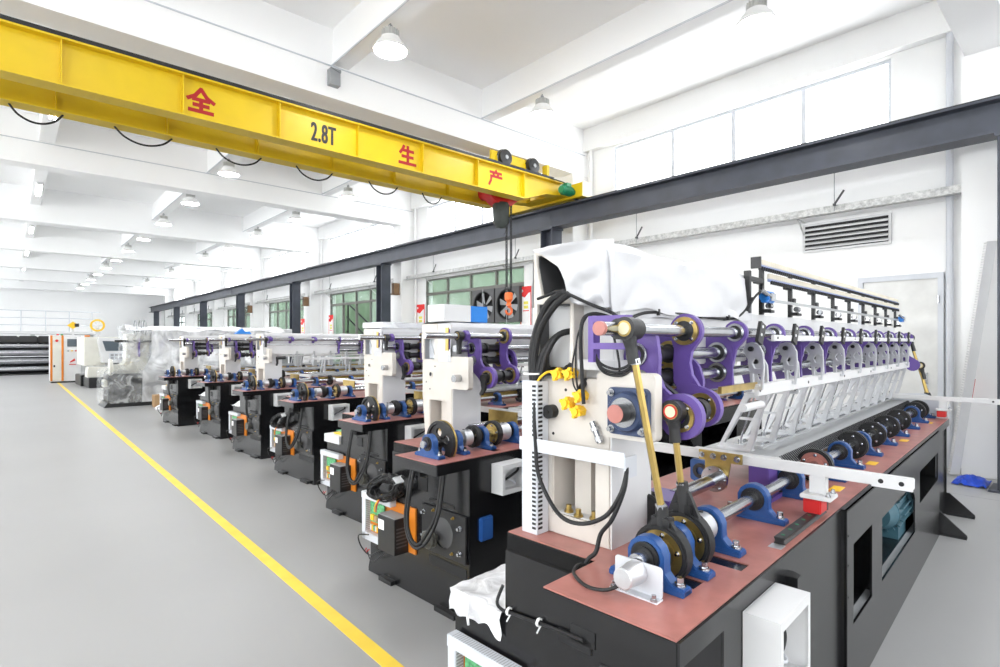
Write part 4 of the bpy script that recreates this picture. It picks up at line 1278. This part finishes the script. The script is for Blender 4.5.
# teal motor inside the bed
mt = part(m1, 'bed_motor', G().cyl((3.04, .13, .49), (3.37, .13, .49), .115, n=28).cyl((2.94, .13, .49), (3.04, .13, .49), .08, .112, n=28), 'teal')
for i in range(20):
    a = 2 * pi * i / 20
    c_, s_ = math.cos(a), math.sin(a)
    part(mt, 'cooling_fin', G().add([(3.06, .13 + .112 * c_ - .004 * s_, .49 + .112 * s_ + .004 * c_), (3.06, .13 + .112 * c_ + .004 * s_, .49 + .112 * s_ - .004 * c_), (3.06, .13 + .138 * c_ + .004 * s_, .49 + .138 * s_ - .004 * c_), (3.06, .13 + .138 * c_ - .004 * s_, .49 + .138 * s_ + .004 * c_),
         (3.32, .13 + .112 * c_ - .004 * s_, .49 + .112 * s_ + .004 * c_), (3.32, .13 + .112 * c_ + .004 * s_, .49 + .112 * s_ - .004 * c_), (3.32, .13 + .138 * c_ + .004 * s_, .49 + .138 * s_ - .004 * c_), (3.32, .13 + .138 * c_ - .004 * s_, .49 + .138 * s_ + .004 * c_)],
         [(0, 1, 2, 3), (7, 6, 5, 4), (0, 4, 5, 1), (1, 5, 6, 2), (2, 6, 7, 3), (3, 7, 4, 0)]), 'teal')
part(mt, 'fan_cover', G().lathe((3.37, .13, .49), (1, 0, 0), [(0, .12), (0, .142), (.08, .142), (.11, .11), (.115, 0)], 28), 'teal')
part(mt, 'terminal_box', G().box(3.10, 3.24, .02, .24, .60, .68), 'teal', bev=.005)
part(mt, 'motor_foot', G().box(3.08, 3.34, .03, .23, .30, .40), 'teal')

part(m1, 'bulkhead', G().box(2.10, 2.13, .0, .34, .32, .78), 'char')

# ------------------------------------------------------------------ machines 2 to 7
def coil(parent, y=.80, z=.62, x=-.06):
    g = G()
    r_ = random.Random(3)
    for k in range(20):
        ry, rz_ = .21 + r_.uniform(-.06, .03), .085 + r_.uniform(-.035, .02)
        P = []
        for i in range(14):
            a = 2 * pi * i / 14
            yy, zz = ry * math.cos(a), rz_ * math.sin(a)
            c_, s_ = math.cos(.55), math.sin(.55)
            P.append((x - .03 + r_.uniform(-.03, .03) + .02 * math.sin(a * 2 + k), y - yy * c_ + zz * s_ + r_.uniform(-.008, .008), z + yy * s_ * .6 + zz * c_ + r_.uniform(-.008, .008)))
        g.tube(P, .0075, n=6, sub=3, closed=True)
    o = part(parent, 'cable_coil', g, 'rubber', stuff=True)
    part(o, 'film_wrap', G().grid(lambda u, v: (x - .065 - .02 * math.sin(u * 5), y - .16 - .06 * u + .02 * math.sin(v * 7), z + .11 - .06 * v + .02 * u), 8, 8), 'pbag')
    for i, m in enumerate(('redp', 'yplas')): part(o, 'loose_wire', G().tube([(x - .04, y + .04, z - .06), (x - .05, y + .09 + i * .02, z - .14), (x - .04, y + .12 + i * .02, z - .20)], .005, n=6), m)
    return o


SCM = .904
F0 = -.17
ZOFF = 1.6 * (1 - SCM)


def side_machine(label, loc, head=True, wheel=True, stations=(1.2,), hose=True, coil_=False, ledge=None, s_lever=True, cloth_x=5.4, rz=MY, triangles=False, xrod=5.5, blue=False):
    t = common_machine(label, loc, rz, f0=F0, sc=SCM)
    control_tray(t)
    motor_plate(t)
    if blue: part(t, 'blue_terminal_box', G().box(.34, .45, -.03, .02, .33, .48), 'bluet', bev=.008)
    if hose: hose_loop(t)
    else:
        for yy in (.30, .34): cable(t, [(.18, yy, .80), (.17, yy, .6), (.2, yy + .02, .45), (.25, yy, .40)], .009)
    junction(t, .45, -.008, .62, .24, .19, .10)
    # shaft, wheel, blocks, eccentrics
    part(t, 'eccentric_shaft', G().cyl((.06, SY, SZ), (5.5, SY, SZ), .024, n=16), 'steel')
    for x in (.12, .33, .57, .87, 1.25, 1.9, 2.7, 3.5, 4.3, 5.1): pillow(t, x)
    if wheel: handwheel(t, .215, .135)
    collar(t, .42, .07, .055)
    eccentric(t, .49, .075, disc='black')
    eccentric(t, .68, .088)
    collar(t, .765, .10, .062)
    for x in (1.5, 2.3, 3.1, 3.9): eccentric(t, x, .08, disc='black'); collar(t, x + .06, .05, .045)
    part(t, 'cross_bar', G().box(.98, 1.02, -.1, .78, 1.04, 1.08), 'white', bev=.003)
    part(t, 'gold_plate', G().box(.965, .978, .25, .55, .98, 1.07), 'gold')
    part(t, 'feed_tube', G().cyl((.65, .45, .965), (5.2, .45, .965), .033, n=16), 'steel')
    part(t, 'purple_block', G().box(.66, .80, .36, .47, ZT, .985), 'purple', bev=.004)
    part(t, 'needle_table', G().box(1.3, 5.4, .265, .66, 1.02, 1.045), 'alup', bev=.002)
    part(t, 'gold_rail', G().box(1.3, 5.4, .255, .28, .95, 1.01), 'gold')
    for i in range(8): cpart(t, 'clamp', 'clamp', lambda: G(), 'black', (1.5 + i * .48, 0, 0))
    for i in range(8): cpart(t, 'purple_bracket', 'pbrk', lambda: G(), 'purple', (1.42 + i * .48, -.03, 0))
    if ledge == 'tray':
        tr = part(t, 'ledge_tray', G().box(.235, .60, .84, 1.15, .547, .63), 'white', bev=.004)
        part(tr, 'papers', G().box(.30, .52, .86, 1.06, .63, .645), 'yplas')
        part(tr, 'green_leaflet', G().box(.36, .58, .88, 1.12, .645, .652), 'pcb')
        part(tr, 'blue_leaflet', G().box(.42, .59, .845, .95, .652, .70), 'bluep')
    elif ledge == 'bag':
        part(t, 'ledge_bag', G().grid(lambda u, v: (.23 + .35 * u, 1.16 - .32 * v, .56 + .09 * math.sin(pi * u) * math.sin(pi * v) + .02 * noise.noise(Vector((u * 4, v * 5, 1)))), 14, 18), 'pcloth')
    if not head: return t
    castings(t, 1.735, 1, .115)
    part(t, 'head_beam', G().box(.56, 5.4, .48, .79, 1.50, 1.72), 'white')
    part(t, 'cloth_cover', wrap_mesh(.505, cloth_x, .455, .81, 1.52, 1.737, .014, loc[1] * 3, 60, .05), 'cloth')
    part(t, 'cover_end', G().grid(lambda u, v: (.497 - .012 * abs(noise.noise(Vector((u * 5, v * 5, loc[1])))), .60 - .15 * u, 1.735 - .28 * v), 10, 12), 'cloth')
    rods(t, xrod)
    rod_end(t, .47, .335, 1.642, .036, (0, .0, -1), .09)
    part(t, 'rocker_plate', G().box(.40, .407, .37, .40, 1.54, 1.70), 'gold')
    part(t, 'purple_clevis', G().cyl((.51, .335, 1.642), (.545, .335, 1.642), .042, n=6).box(.408, .42, .37, .40, 1.55, 1.69), 'purple')
    part(t, 'shaft_stub', G().cyl((.44, .36, 1.345), (.52, .36, 1.345), .026, n=16), 'steel')
    part(t, 'black_lever', G().cyl((.74, .235, 1.35), (.60, .235, 1.345), .026, n=14).lever([(.235, 1.345, .028), (.23, 1.27, .016), (.255, 1.235, .011)], .60, .62), 'black')
    if s_lever: s_plates(t, .66, .93)
    for x in stations: station(t, x)
    if triangles:
        for x in (.55, .90, 1.30):
            part(t, 'triangle_bracket', G().prism([(.335, 1.69), (.46, 1.69), (.46, 1.50), (.44, 1.50)], 'x', x - .01, x + .01).cyl((x - .02, .335, 1.642), (x + .02, .335, 1.642), .035, n=14), 'purple')
        part(t, 'white_cowl', G().box(.45, 1.75, .39, .47, 1.40, 1.58), 'white')
        for i in range(12): cpart(t, 'thread_hook', 'thook', lambda: G().box(-.01, .01, .36, .38, 1.36, 1.45).box(-.03, .03, .34, .40, 1.20, 1.37), 'alup', (1.0 + i * .3, 0, 0))
    part(t, 'presser_bar', G().box(1.1, 5.3, .315, .335, 1.30, 1.34), 'white')
    part(t, 'presser_frame', G().prism(rect(1.3, 5.3, .40, .54), 'z', 1.06, 1.072, [rect(1.34, 5.26, .425, .515)]), 'alup')
    for i in range(8): cpart(t, 'presser_leg', 'pleg', lambda: G(), 'alu', (1.5 + i * .48, 0, -.02))
    return t


specs = [
    dict(label='quilting machine with hand wheel and black hose loop, standing right behind the largest one', loc=(1.70, 2.41, ZOFF), blue=True, stations=(1.5, 2.0), coil_=False),
    dict(label='quilting machine with cable coil and colour leaflets on its ledge, third in the row', loc=(2.10, 3.997, ZOFF), stations=(1.4,), coil_=True, ledge='tray'),
    dict(label='low quilting machine bed without head beam, fourth in the row', loc=(2.293, 5.926, ZOFF), head=False, coil_=True, ledge=None),
    dict(label='quilting machine with row of small purple triangle brackets, fifth in the row', loc=(2.31, 7.713, ZOFF), stations=(1.75, 2.2, 2.65, 3.1, 3.55, 4.0), s_lever=False, triangles=True, hose=False, ledge='bag', coil_=False),
    dict(label='quilting machine with white bag on its ledge, sixth in the row', loc=(2.342, 9.759, ZOFF), stations=(1.4, 2.0), hose=False, ledge='bag'),
    dict(label='quilting machine farthest along the row, beside the film-wrapped machine', loc=(2.134, 11.763, ZOFF), stations=(1.4, 2.0), hose=False, ledge='tray'),
]
for i, s_ in enumerate(specs):
    c_ = s_.pop('coil_', False)
    t = side_machine(**s_)
    if i in (0, 2): coil(t, .78, .56, .20)
    if i == 1: part(t, 'clear_box', G().prism(rect(.5, 1.6, .44, .82), 'z', 1.745, 1.80, [rect(.504, 1.596, .444, .816)]).box(.5, 1.6, .44, .82, 1.80, 1.803), 'pbag')

# ------------------------------------------------------------------ things along the window wall
def poster(y, z, w, h, label, x=8.985):
    t = thing('wall_notice', label, 'poster', (x, y, z), 0, 'red and white wall notices')
    part(t, 'sheet', G().box(-.012, 0, 0, w, 0, h), 'paper')
    part(t, 'red_border', G().prism(rect(0, w, 0, h), 'x', -.014, -.012, [rect(.03, w - .03, .03, h - .03)]), 'redtop')
    hd = part(t, 'red_heading', G().prism([(.03, h - .03), (w - .03, h - .03), (w - .03, h - .22), (w * .6, h - .26), (.10, h - .16), (.03, h - .14)], 'x', -.0145, -.012), 'redtop')
    part(hd, 'white_dot', G().cyl((-.016, w * .85, h - .10), (-.0145, w * .85, h - .10), .035, n=14), 'paper')
    for k in range(2): part(t, 'yellow_mark', G().box(-.0145, -.012, w * .3, w * .7, h - .42 - k * .1, h - .35 - k * .1), 'yelp')
    part(t, 'red_rule', G().box(-.0145, -.012, .08, w - .08, h - .58, h - .56), 'redtop')
poster(13.3, 1.75, .42, .95, 'white notice with red heading on wall strip left of the green window')
poster(8.93, 1.95, .36, .95, 'white notice with red heading between the crane hook and the large machine')
poster(19.15, 1.45, .38, 1.15, 'narrow white notice with red heading beside the open doorway', x=8.9)
poster(21.9, 1.45, .4, 1.1, 'small distant white notice with red corner on the far window', x=8.95)

def wall_fan(y, z, s, label):
    t = thing('exhaust_fan', label, 'fan', (8.97, y, z), 0, 'exhaust fans in the window')
    part(t, 'fan_frame', G().prism(rect(-s / 2, s / 2, -s / 2, s / 2), 'x', -.10, .02, [circ(0, 0, s * .45, 32)]), 'dark')
    part(t, 'fan_housing', G().cyl((.03, 0, 0), (.04, 0, 0), s * .46, n=32), 'rubber')
    part(t, 'fan_ring', G().ring((-.08, 0, 0), (1, 0, 0), .1, s * .45, s * .43, 32), 'black')
    for k in range(6):
        a = k * pi / 3 + .3
        c_, s_ = math.cos(a), math.sin(a)
        part(t, 'fan_blade', G().add([(-.04, .06 * c_ - .03 * s_, .06 * s_ + .03 * c_), (-.02, .06 * c_ + .03 * s_, .06 * s_ - .03 * c_), (-.005, s * .4 * c_ + .09 * s_, s * .4 * s_ - .09 * c_), (-.055, s * .4 * c_ - .07 * s_, s * .4 * s_ + .07 * c_)], [(0, 1, 2, 3)]), 'grey')
    part(t, 'hub', G().cyl((-.06, 0, 0), (.0, 0, 0), .07, n=16), 'black')
    part(t, 'guard_bar', G().box(-.105, -.10, -.012, .012, -s / 2, s / 2), 'grey')
wall_fan(10.55, 2.5, .84, 'dark exhaust fan in the window, farther one')
wall_fan(9.66, 2.5, .84, 'dark exhaust fan in the window, closer to the hanging hook')

# diagonal stair and brown crate in the open doorway of the yard
st = thing('yard_stair', 'dark steel stair rails outside the open doorway', 'stair', (9.3, 15.9, 0))
for k in range(3): part(st, 'stair_rail', G().tube([(0.2, 0, .3 + k * .55), (.2, 3.4, 2.0 + k * .55)], .03, n=6, sub=1), 'black')
for k in range(8): part(st, 'stair_tread', G().box(.2, .6, .2 + k * .4, .45 + k * .4, .35 + k * .2, .38 + k * .2), 'grey')
for yy in (.05, 3.3): part(st, 'stair_post', G().box(.18, .22, yy - .02, yy + .02, -.02, 1.4 if yy < 1 else 3.0), 'black')
o = part(None, 'cardboard_box', G().prism([(17.2, 1.75), (17.9, 1.75), (17.9, 2.1), (17.5, 2.25), (17.2, 2.15)], 'x', 10.15, 10.55), 'card')
tag(o, 'brown cardboard box outside behind the stair rails', 'box')
o = part(None, 'yard_cabinet', G().box(10.1, 10.6, 16.9, 18.2, -.02, 1.75), 'grey')
tag(o, 'grey cabinet carrying the cardboard box outside', 'cabinet')

# white box with blue end lying on the cloth of the machine behind
bx = thing('carton', 'white carton with bright blue end on the cloth of the second machine', 'carton', (2.33, 3.04, 1.738), MY)
part(bx, 'carton_body', G().box(-.19, .05, -.08, .1, 0, .115), 'white', bev=.003)
part(bx, 'blue_end', G().box(.05, .21, -.08, .1, 0, .112), 'bluep', bev=.003)
bx = thing('carton', 'flat white carton with blue stripe in front of the third machine head', 'carton', (3.2, 4.90, 1.741), MY, None)
part(bx, 'carton_body', G().box(-.3, .3, -.08, .1, 0, .05), 'white', bev=.003)
o = part(None, 'plastic_wrapper', G().prism([(0, 0), (.28, 0), (.24, .05), (.17, .04), (.12, .10), (.06, .05)], 'y', -.06, .06), 'bluep', loc=(3.0, 10.5, 1.745))
tag(o, 'small bright blue wrapper on top of the sixth machine', 'wrapper')

# leaning slotted duct, tarpaulin at the steel column
ld = thing('leaning_duct', 'white slotted cable duct leaning against the grey steel column', 'cable duct', (0, 0, 0))
def ldp(t, w):  # along the leaning line
    a, b = Vector((8.40, 1.24, .02)), Vector((8.34, .90, 2.75))
    return a + (b - a) * t
A_, B_ = ldp(0, 0), ldp(1, 0)
dv = (B_ - A_).normalized()
sv = Vector((.61, -.79, 0)).normalized()
nv = dv.cross(sv).normalized()
def slab(a, b, w0, w1, d0, d1):
    vs = []
    for p in (a, b):
        for w_, d_ in ((w0, d0), (w1, d0), (w1, d1), (w0, d1)): vs.append(p + sv * w_ + nv * d_)
    return vs, [(0, 1, 2, 3), (7, 6, 5, 4), (0, 4, 5, 1), (1, 5, 6, 2), (2, 6, 7, 3), (3, 7, 4, 0)]
part(ld, 'duct_back', G().add(*slab(A_, B_, -.05, .05, 0, .01)), 'white')
part(ld, 'dark_slot_backing', G().add(*slab(A_, B_, -.038, .038, .012, .03)), 'dark')  # dark strip added behind the fingers so the slots read dark
for w_ in (-.05, .04):
    g = G()
    n = 90
    for i in range(n):
        a = A_ + (B_ - A_) * (i / n)
        b = A_ + (B_ - A_) * ((i + .6) / n)
        g.add(*slab(a, b, w_, w_ + .01, .01, .055))
    part(ld, 'duct_fingers', g, 'white', stuff=True)
part(ld, 'red_tag', G().add(*slab(ldp(.33, 0), ldp(.42, 0), .051, .056, .0, .05)), 'redp')
o = part(None, 'blue_tarpaulin', G().grid(lambda u, v: (7.88 + .44 * u, .90 + .30 * v, .01 + .08 * math.sin(pi * min(1, u * 1.1)) * math.sin(pi * v) ** .6 + .05 * abs(noise.noise(Vector((u * 5, v * 5, 3))))), 26, 20), 'tarp')
tag(o, 'crumpled blue tarpaulin on the floor beside the grey steel column', 'tarpaulin')

# ------------------------------------------------------------------ film-wrapped machine beyond the row
wm = thing('wrapped_machine', 'large machine fully wrapped in clear plastic film on a black base', 'machine', (1.74, 16.3, 0), math.radians(1))
part(wm, 'base_plinth', G().prism([(-.05, 0), (.95, 0), (.88, .12), (.03, .12)], 'y', -.05, .95).box(.0, 4.6, .1, .9, 0, .1), 'black')
b = part(wm, 'body', G().box(.05, .85, .05, .85, .12, .80).box(.85, 4.5, .1, .8, .12, .80), mat('dark_grey_machine_body', (.06, .06, .062), .5), bev=.01)
part(b, 'cable_box', G().box(-.02, .05, .15, .60, .48, .66), 'tile', bev=.01)
part(b, 'cable_box_lid', G().box(-.03, -.02, .2, .55, .53, .61), 'grey')
part(wm, 'column', G().prism([(.10, .8), (.85, .8), (.95, 1.25), (.95, 1.8), (.48, 1.8), (.45, 1.1)], 'y', .30, .85), 'tile', bev=.01)
part(wm, 'head_beam', G().box(.7, 4.5, .35, .85, 1.5, 1.85), 'white', bev=.01)
dsk = part(wm, 'round_cover', G().cyl((.06, .02, .98), (.12, .02, .98), .20, n=28).box(.12, .5, -.05, .09, .9, 1.05), 'tile')
for x in (.7, 1.2, 1.7, 2.3): part(wm, 'bearing_bracket', G().lever([(.2, 1.62, .07), (.28, 1.45, .06), (.22, 1.3, .08)], x, x + .03), 'purple')
part(wm, 'drive_rod', G().cyl((.2, .22, 1.62), (4.4, .22, 1.62), .03, n=12), 'black')
def filmwrap(a, b, L1=1.1, L2=3.9):
    def fn(u, v):
        # u: around the end and the long side, v: height; drawn in towards the top
        s_ = (a + (b - a) * u) * (L1 + L2)
        z = .10 + 1.92 * v
        k_ = min(1, max(0, (v - .38) / .25))
        tx = .05 * v + .42 * k_ * k_ * (3 - 2 * k_)
        if s_ < L1: x, y = -.08 + tx, .98 - s_
        else: x, y = -.08 + tx * max(0, 1 - (s_ - L1) / 1.5) + (s_ - L1), -.12 + .10 * v
        w = .05 * noise.noise(Vector((s_ * 2.2, z * 1.6, 0))) + .03 * noise.noise(Vector((s_ * 3 + z * 6, z * 2, 5)))
        if s_ < L1: x -= abs(w) * .8
        else: y -= abs(w) * 1.4 + .05 * math.sin(pi * v)
        if v > .96: y += (v - .96) * 8
        return (x, y, z)
    return G().grid(fn, 60, 30)
part(wm, 'film_end', filmwrap(0, .38), 'pclear')
part(wm, 'film_side', filmwrap(.38, 1), 'pbag')
part(wm, 'film_top', G().grid(lambda u, v: (.42 + 3.95 * u, -.1 + 1.05 * v, 1.90 + .10 * noise.noise(Vector((u * 7, v * 3, 2))) + .10 * math.sin(pi * v)), 40, 12), 'pcloth')
for k in range(3): part(wm, 'hoop', G().tube([(.65 + .1 * k, .3 + .2 * math.cos(a), 1.95 + .2 * math.sin(a)) for a in [2 * pi * i / 14 for i in range(14)]], .014, n=6, sub=3, closed=True), 'grey')
o = part(None, 'cardboard_box', G().box(0, .35, 0, .35, 0, .30), 'card', loc=(2.62, 15.5, 0), bev=.01)
tag(o, 'brown cardboard box on the floor beside the film-wrapped machine', 'box')
o = part(None, 'white_sack', G().grid(lambda u, v: (.55 * u, .3 * v, .01 + .13 * math.sin(pi * u) ** .5 * math.sin(pi * v) ** .5), 16, 12), 'pcloth', loc=(2.55, 14.95, 0))
tag(o, 'small white sack lying in front of the cardboard box', 'sack')
for i in range(3):
    b_ = part(None, 'white_wrapped_beam', wrap_mesh(3.6 + i * .5, 7.0, 18.2 + i * 2.3, 18.8 + i * 2.3, 1.75, 2.02 + .06 * i, .03, i * 5, 30), 'cloth')
    tag(b_, 'white cloth-wrapped machine top behind the film wrap, %s of three' % ORD[i], 'wrapped beam')
    c_ = part(None, 'machine_bed', G().box(3.5, 7.0, 18.2 + i * 2.3, 18.9 + i * 2.3, 0, .85).box(3.65, 3.95, 18.3 + i * 2.3, 18.8 + i * 2.3, .85, 1.76).box(6.6, 6.9, 18.3 + i * 2.3, 18.8 + i * 2.3, .85, 1.76), 'grey')
    tag(c_, 'grey machine bed carrying the cloth-wrapped top, %s of three' % ORD[i], 'machine bed')

# ------------------------------------------------------------------ CNC machine
cn = thing('cnc_machine', 'cream CNC machine with slanted head and grey screen', 'machine', (2.05, 23.4, 0), math.radians(2))
part(cn, 'base_plinth', G().box(-.02, 1.5, .1, 1.6, 0, .36), 'black', bev=.02)
part(cn, 'base_plinth', G().box(-.1, .7, 1.4, 2.9, 0, .40), 'black', bev=.02)
part(cn, 'cabinet_body', G().prism([(-.05, .75), (1.35, .75), (1.5, 1.15), (.95, 1.78), (-.05, 1.78)], 'y', .9, 2.9), 'tile', bev=.02)
hd = part(cn, 'slant_head', G().prism([(.42, .86), (1.30, .84), (1.40, 1.05), (1.18, 1.22), (.98, 1.72), (.30, 1.76), (.36, 1.20)], 'y', .55, 1.0), 'white', bev=.015)
part(hd, 'display', G().prism([(.52, 1.28), (1.08, 1.28), (.95, 1.62), (.42, 1.64)], 'y', .535, .552), 'screen')
part(hd, 'key_panel', G().box(.62, 1.05, .535, .552, .95, 1.20), 'wgrey')
for i in range(6): part(hd, 'key', G().box(.66 + (i % 3) * .13, .75 + (i % 3) * .13, .528, .536, .98 + (i // 3) * .11, 1.06 + (i // 3) * .11), 'grey')
part(hd, 'side_handle', G().box(1.20, 1.27, .52, .55, .95, 1.20), 'black')
part(cn, 'chip_shield', G().prism([(0, .42), (1.2, .42), (1.2, .66), (1.05, .76), (0, .76)], 'y', .3, 1.0), 'tile', bev=.02) if False else None
part(cn, 'chip_tray', G().prism([(-.05, .36), (.72, .36), (.74, .62), (.66, .72), (-.02, .72)], 'y', .25, .9), 'tile', bev=.02)
part(cn, 'tool_arm', G().box(.55, 1.6, .6, .9, .72, .84), 'black')
part(cn, 'drip_bin', G().prism([(.82, .36), (1.18, .36), (1.24, .72), (.80, .72)], 'y', .4, .8), 'tile')
part(cn, 'name_plate', G().box(-.062, -.05, 1.6, 2.3, 1.15, 1.5), 'paper')
part(cn, 'name_mark', G().prism([(1.85, 1.26), (2.05, 1.26), (2.05, 1.40), (1.92, 1.40)], 'x', -.064, -.062), 'yelp')
part(cn, 'signal_lamp', G().box(.0, .14, 1.2, 1.35, 1.78, 1.85), 'orange')

# ------------------------------------------------------------------ white cabinet with orange stripes
cb_ = thing('control_cabinet', 'tall white control cabinet with vertical orange stripes', 'cabinet', (1.16, 27.4, 0))
part(cb_, 'cabinet_body', G().box(0, .95, .05, 1.0, .06, 1.86), 'white', bev=.01)
part(cb_, 'plinth', G().box(.02, .93, .07, .98, 0, .06), 'black')
part(cb_, 'grey_door', G().box(.07, .34, .035, .05, .10, 1.84), 'tile')
for x in (.0, .34): part(cb_, 'orange_stripe', G().box(x, x + .07, .03, .05, .08, 1.86), 'orange')
part(cb_, 'display', G().box(.52, .82, .035, .05, 1.42, 1.72), 'screen')
for i in range(3): part(cb_, 'push_button', G().cyl((.55 + i * .12, .03, 1.25), (.55 + i * .12, .05, 1.25), .03, n=10), ('grey', 'yplas', 'redp')[i])
part(cb_, 'emergency_stop', G().cyl((.2, .01, 1.65), (.2, .04, 1.65), .05, n=14), 'redp')
part(cb_, 'red_emblem', G().prism([(.60, .78), (.78, .86), (.74, .96), (.70, .90), (.62, .84)], 'y', .04, .05).prism([(.58, .70), (.80, .70), (.80, .73), (.58, .73)], 'y', .04, .05), 'redp')
part(cb_, 'beacon', G().cyl((.25, .5, 1.86), (.25, .5, 1.92), .04, n=12), 'redp')
part(cb_, 'beacon', G().cyl((.38, .5, 1.86), (.38, .5, 1.92), .04, n=12), 'pcb')
part(cb_, 'door_latch', G().box(.10, .15, .02, .035, .62, .70), 'black')

# ------------------------------------------------------------------ roll stand at the far end of the aisle
rs = thing('roll_stand', 'stack of long polished steel rolls in a dark frame', 'roll stand', (-3.4, 35.2, 0))
part(rs, 'frame', G().box(-.1, .1, -.1, 1.0, 0, 1.9).box(5.2, 5.4, -.1, 1.0, 0, 1.9).box(-.1, 5.4, .9, 1.0, .05, 1.85).box(-.1, 5.4, -.05, .9, 0, .06), 'black')
for z, r_ in ((.28, .16), (.68, .17), (1.08, .16), (1.42, .12)): part(rs, 'steel_roll', G().cyl((.1, .2, z), (5.2, .2, z), r_, n=24), 'steel')
for i in range(7): part(rs, 'dark_cover', G().box(.12 + i * .72, .80 + i * .72, .1, .6, 1.58, 1.9), 'black', bev=.03)
part(rs, 'white_rail', G().box(-.1, 5.3, -.08, -.02, .88, .92), 'white')

# gallery with railing behind
ga = thing('gallery_railing', 'white gallery railing above the steel rolls', 'railing', (-5.0, 40.0, 0))
part(ga, 'gallery_deck', G().box(0, 9, 0, 3, 2.05, 2.2), 'white')
for i in range(9): part(ga, 'post', G().cyl((.2 + i * 1.05, .05, 2.2), (.2 + i * 1.05, .05, 3.35), .025, n=8), 'grey' if False else 'wgrey')
for z in (2.55, 2.95, 3.35): part(ga, 'hand_rail', G().cyl((0, .05, z), (9, .05, z), .022, n=8), 'wgrey')
for i in range(4): part(ga, 'support', G().box(.3 + i * 2.8, .5 + i * 2.8, 2.6, 2.8, 0, 2.05), 'white')

# yellow reels on the machine behind the CNC
yr = thing('yarn_reel', 'yellow spoked reel standing behind the CNC machine', 'reel', (2.75, 28.6, 0))
part(yr, 'stand', G().box(-.05, .05, -.05, .05, 0, 2.2).box(-.3, .3, -.3, .3, 0, .05), 'white')
part(yr, 'rim', G().ring((0, -.10, 2.3), (0, 1, 0), .08, .26, .19, 24), 'yplas')
for k in range(3):
    a = k * pi / 3
    part(yr, 'spoke', G().tube([(.25 * math.cos(a), -.06, 2.3 + .25 * math.sin(a)), (-.25 * math.cos(a), -.06, 2.3 - .25 * math.sin(a))], .02, n=6, sub=1), 'paper')
yk = thing('yellow_hoist_block', 'small yellow and black block beside the spoked reel', 'block', (1.98, 28.6, 0))
part(yk, 'stand', G().box(-.04, .04, .6, .68, 0, 2.2).box(-.25, .25, .4, .9, 0, .05), 'white')
part(yk, 'block', G().prism([(-.2, 2.3), (0, 2.15), (.2, 2.3), (0, 2.46)], 'y', .56, .70), 'yplas')
part(yk, 'black_face', G().box(.05, .2, .54, .56, 2.24, 2.38), 'black')
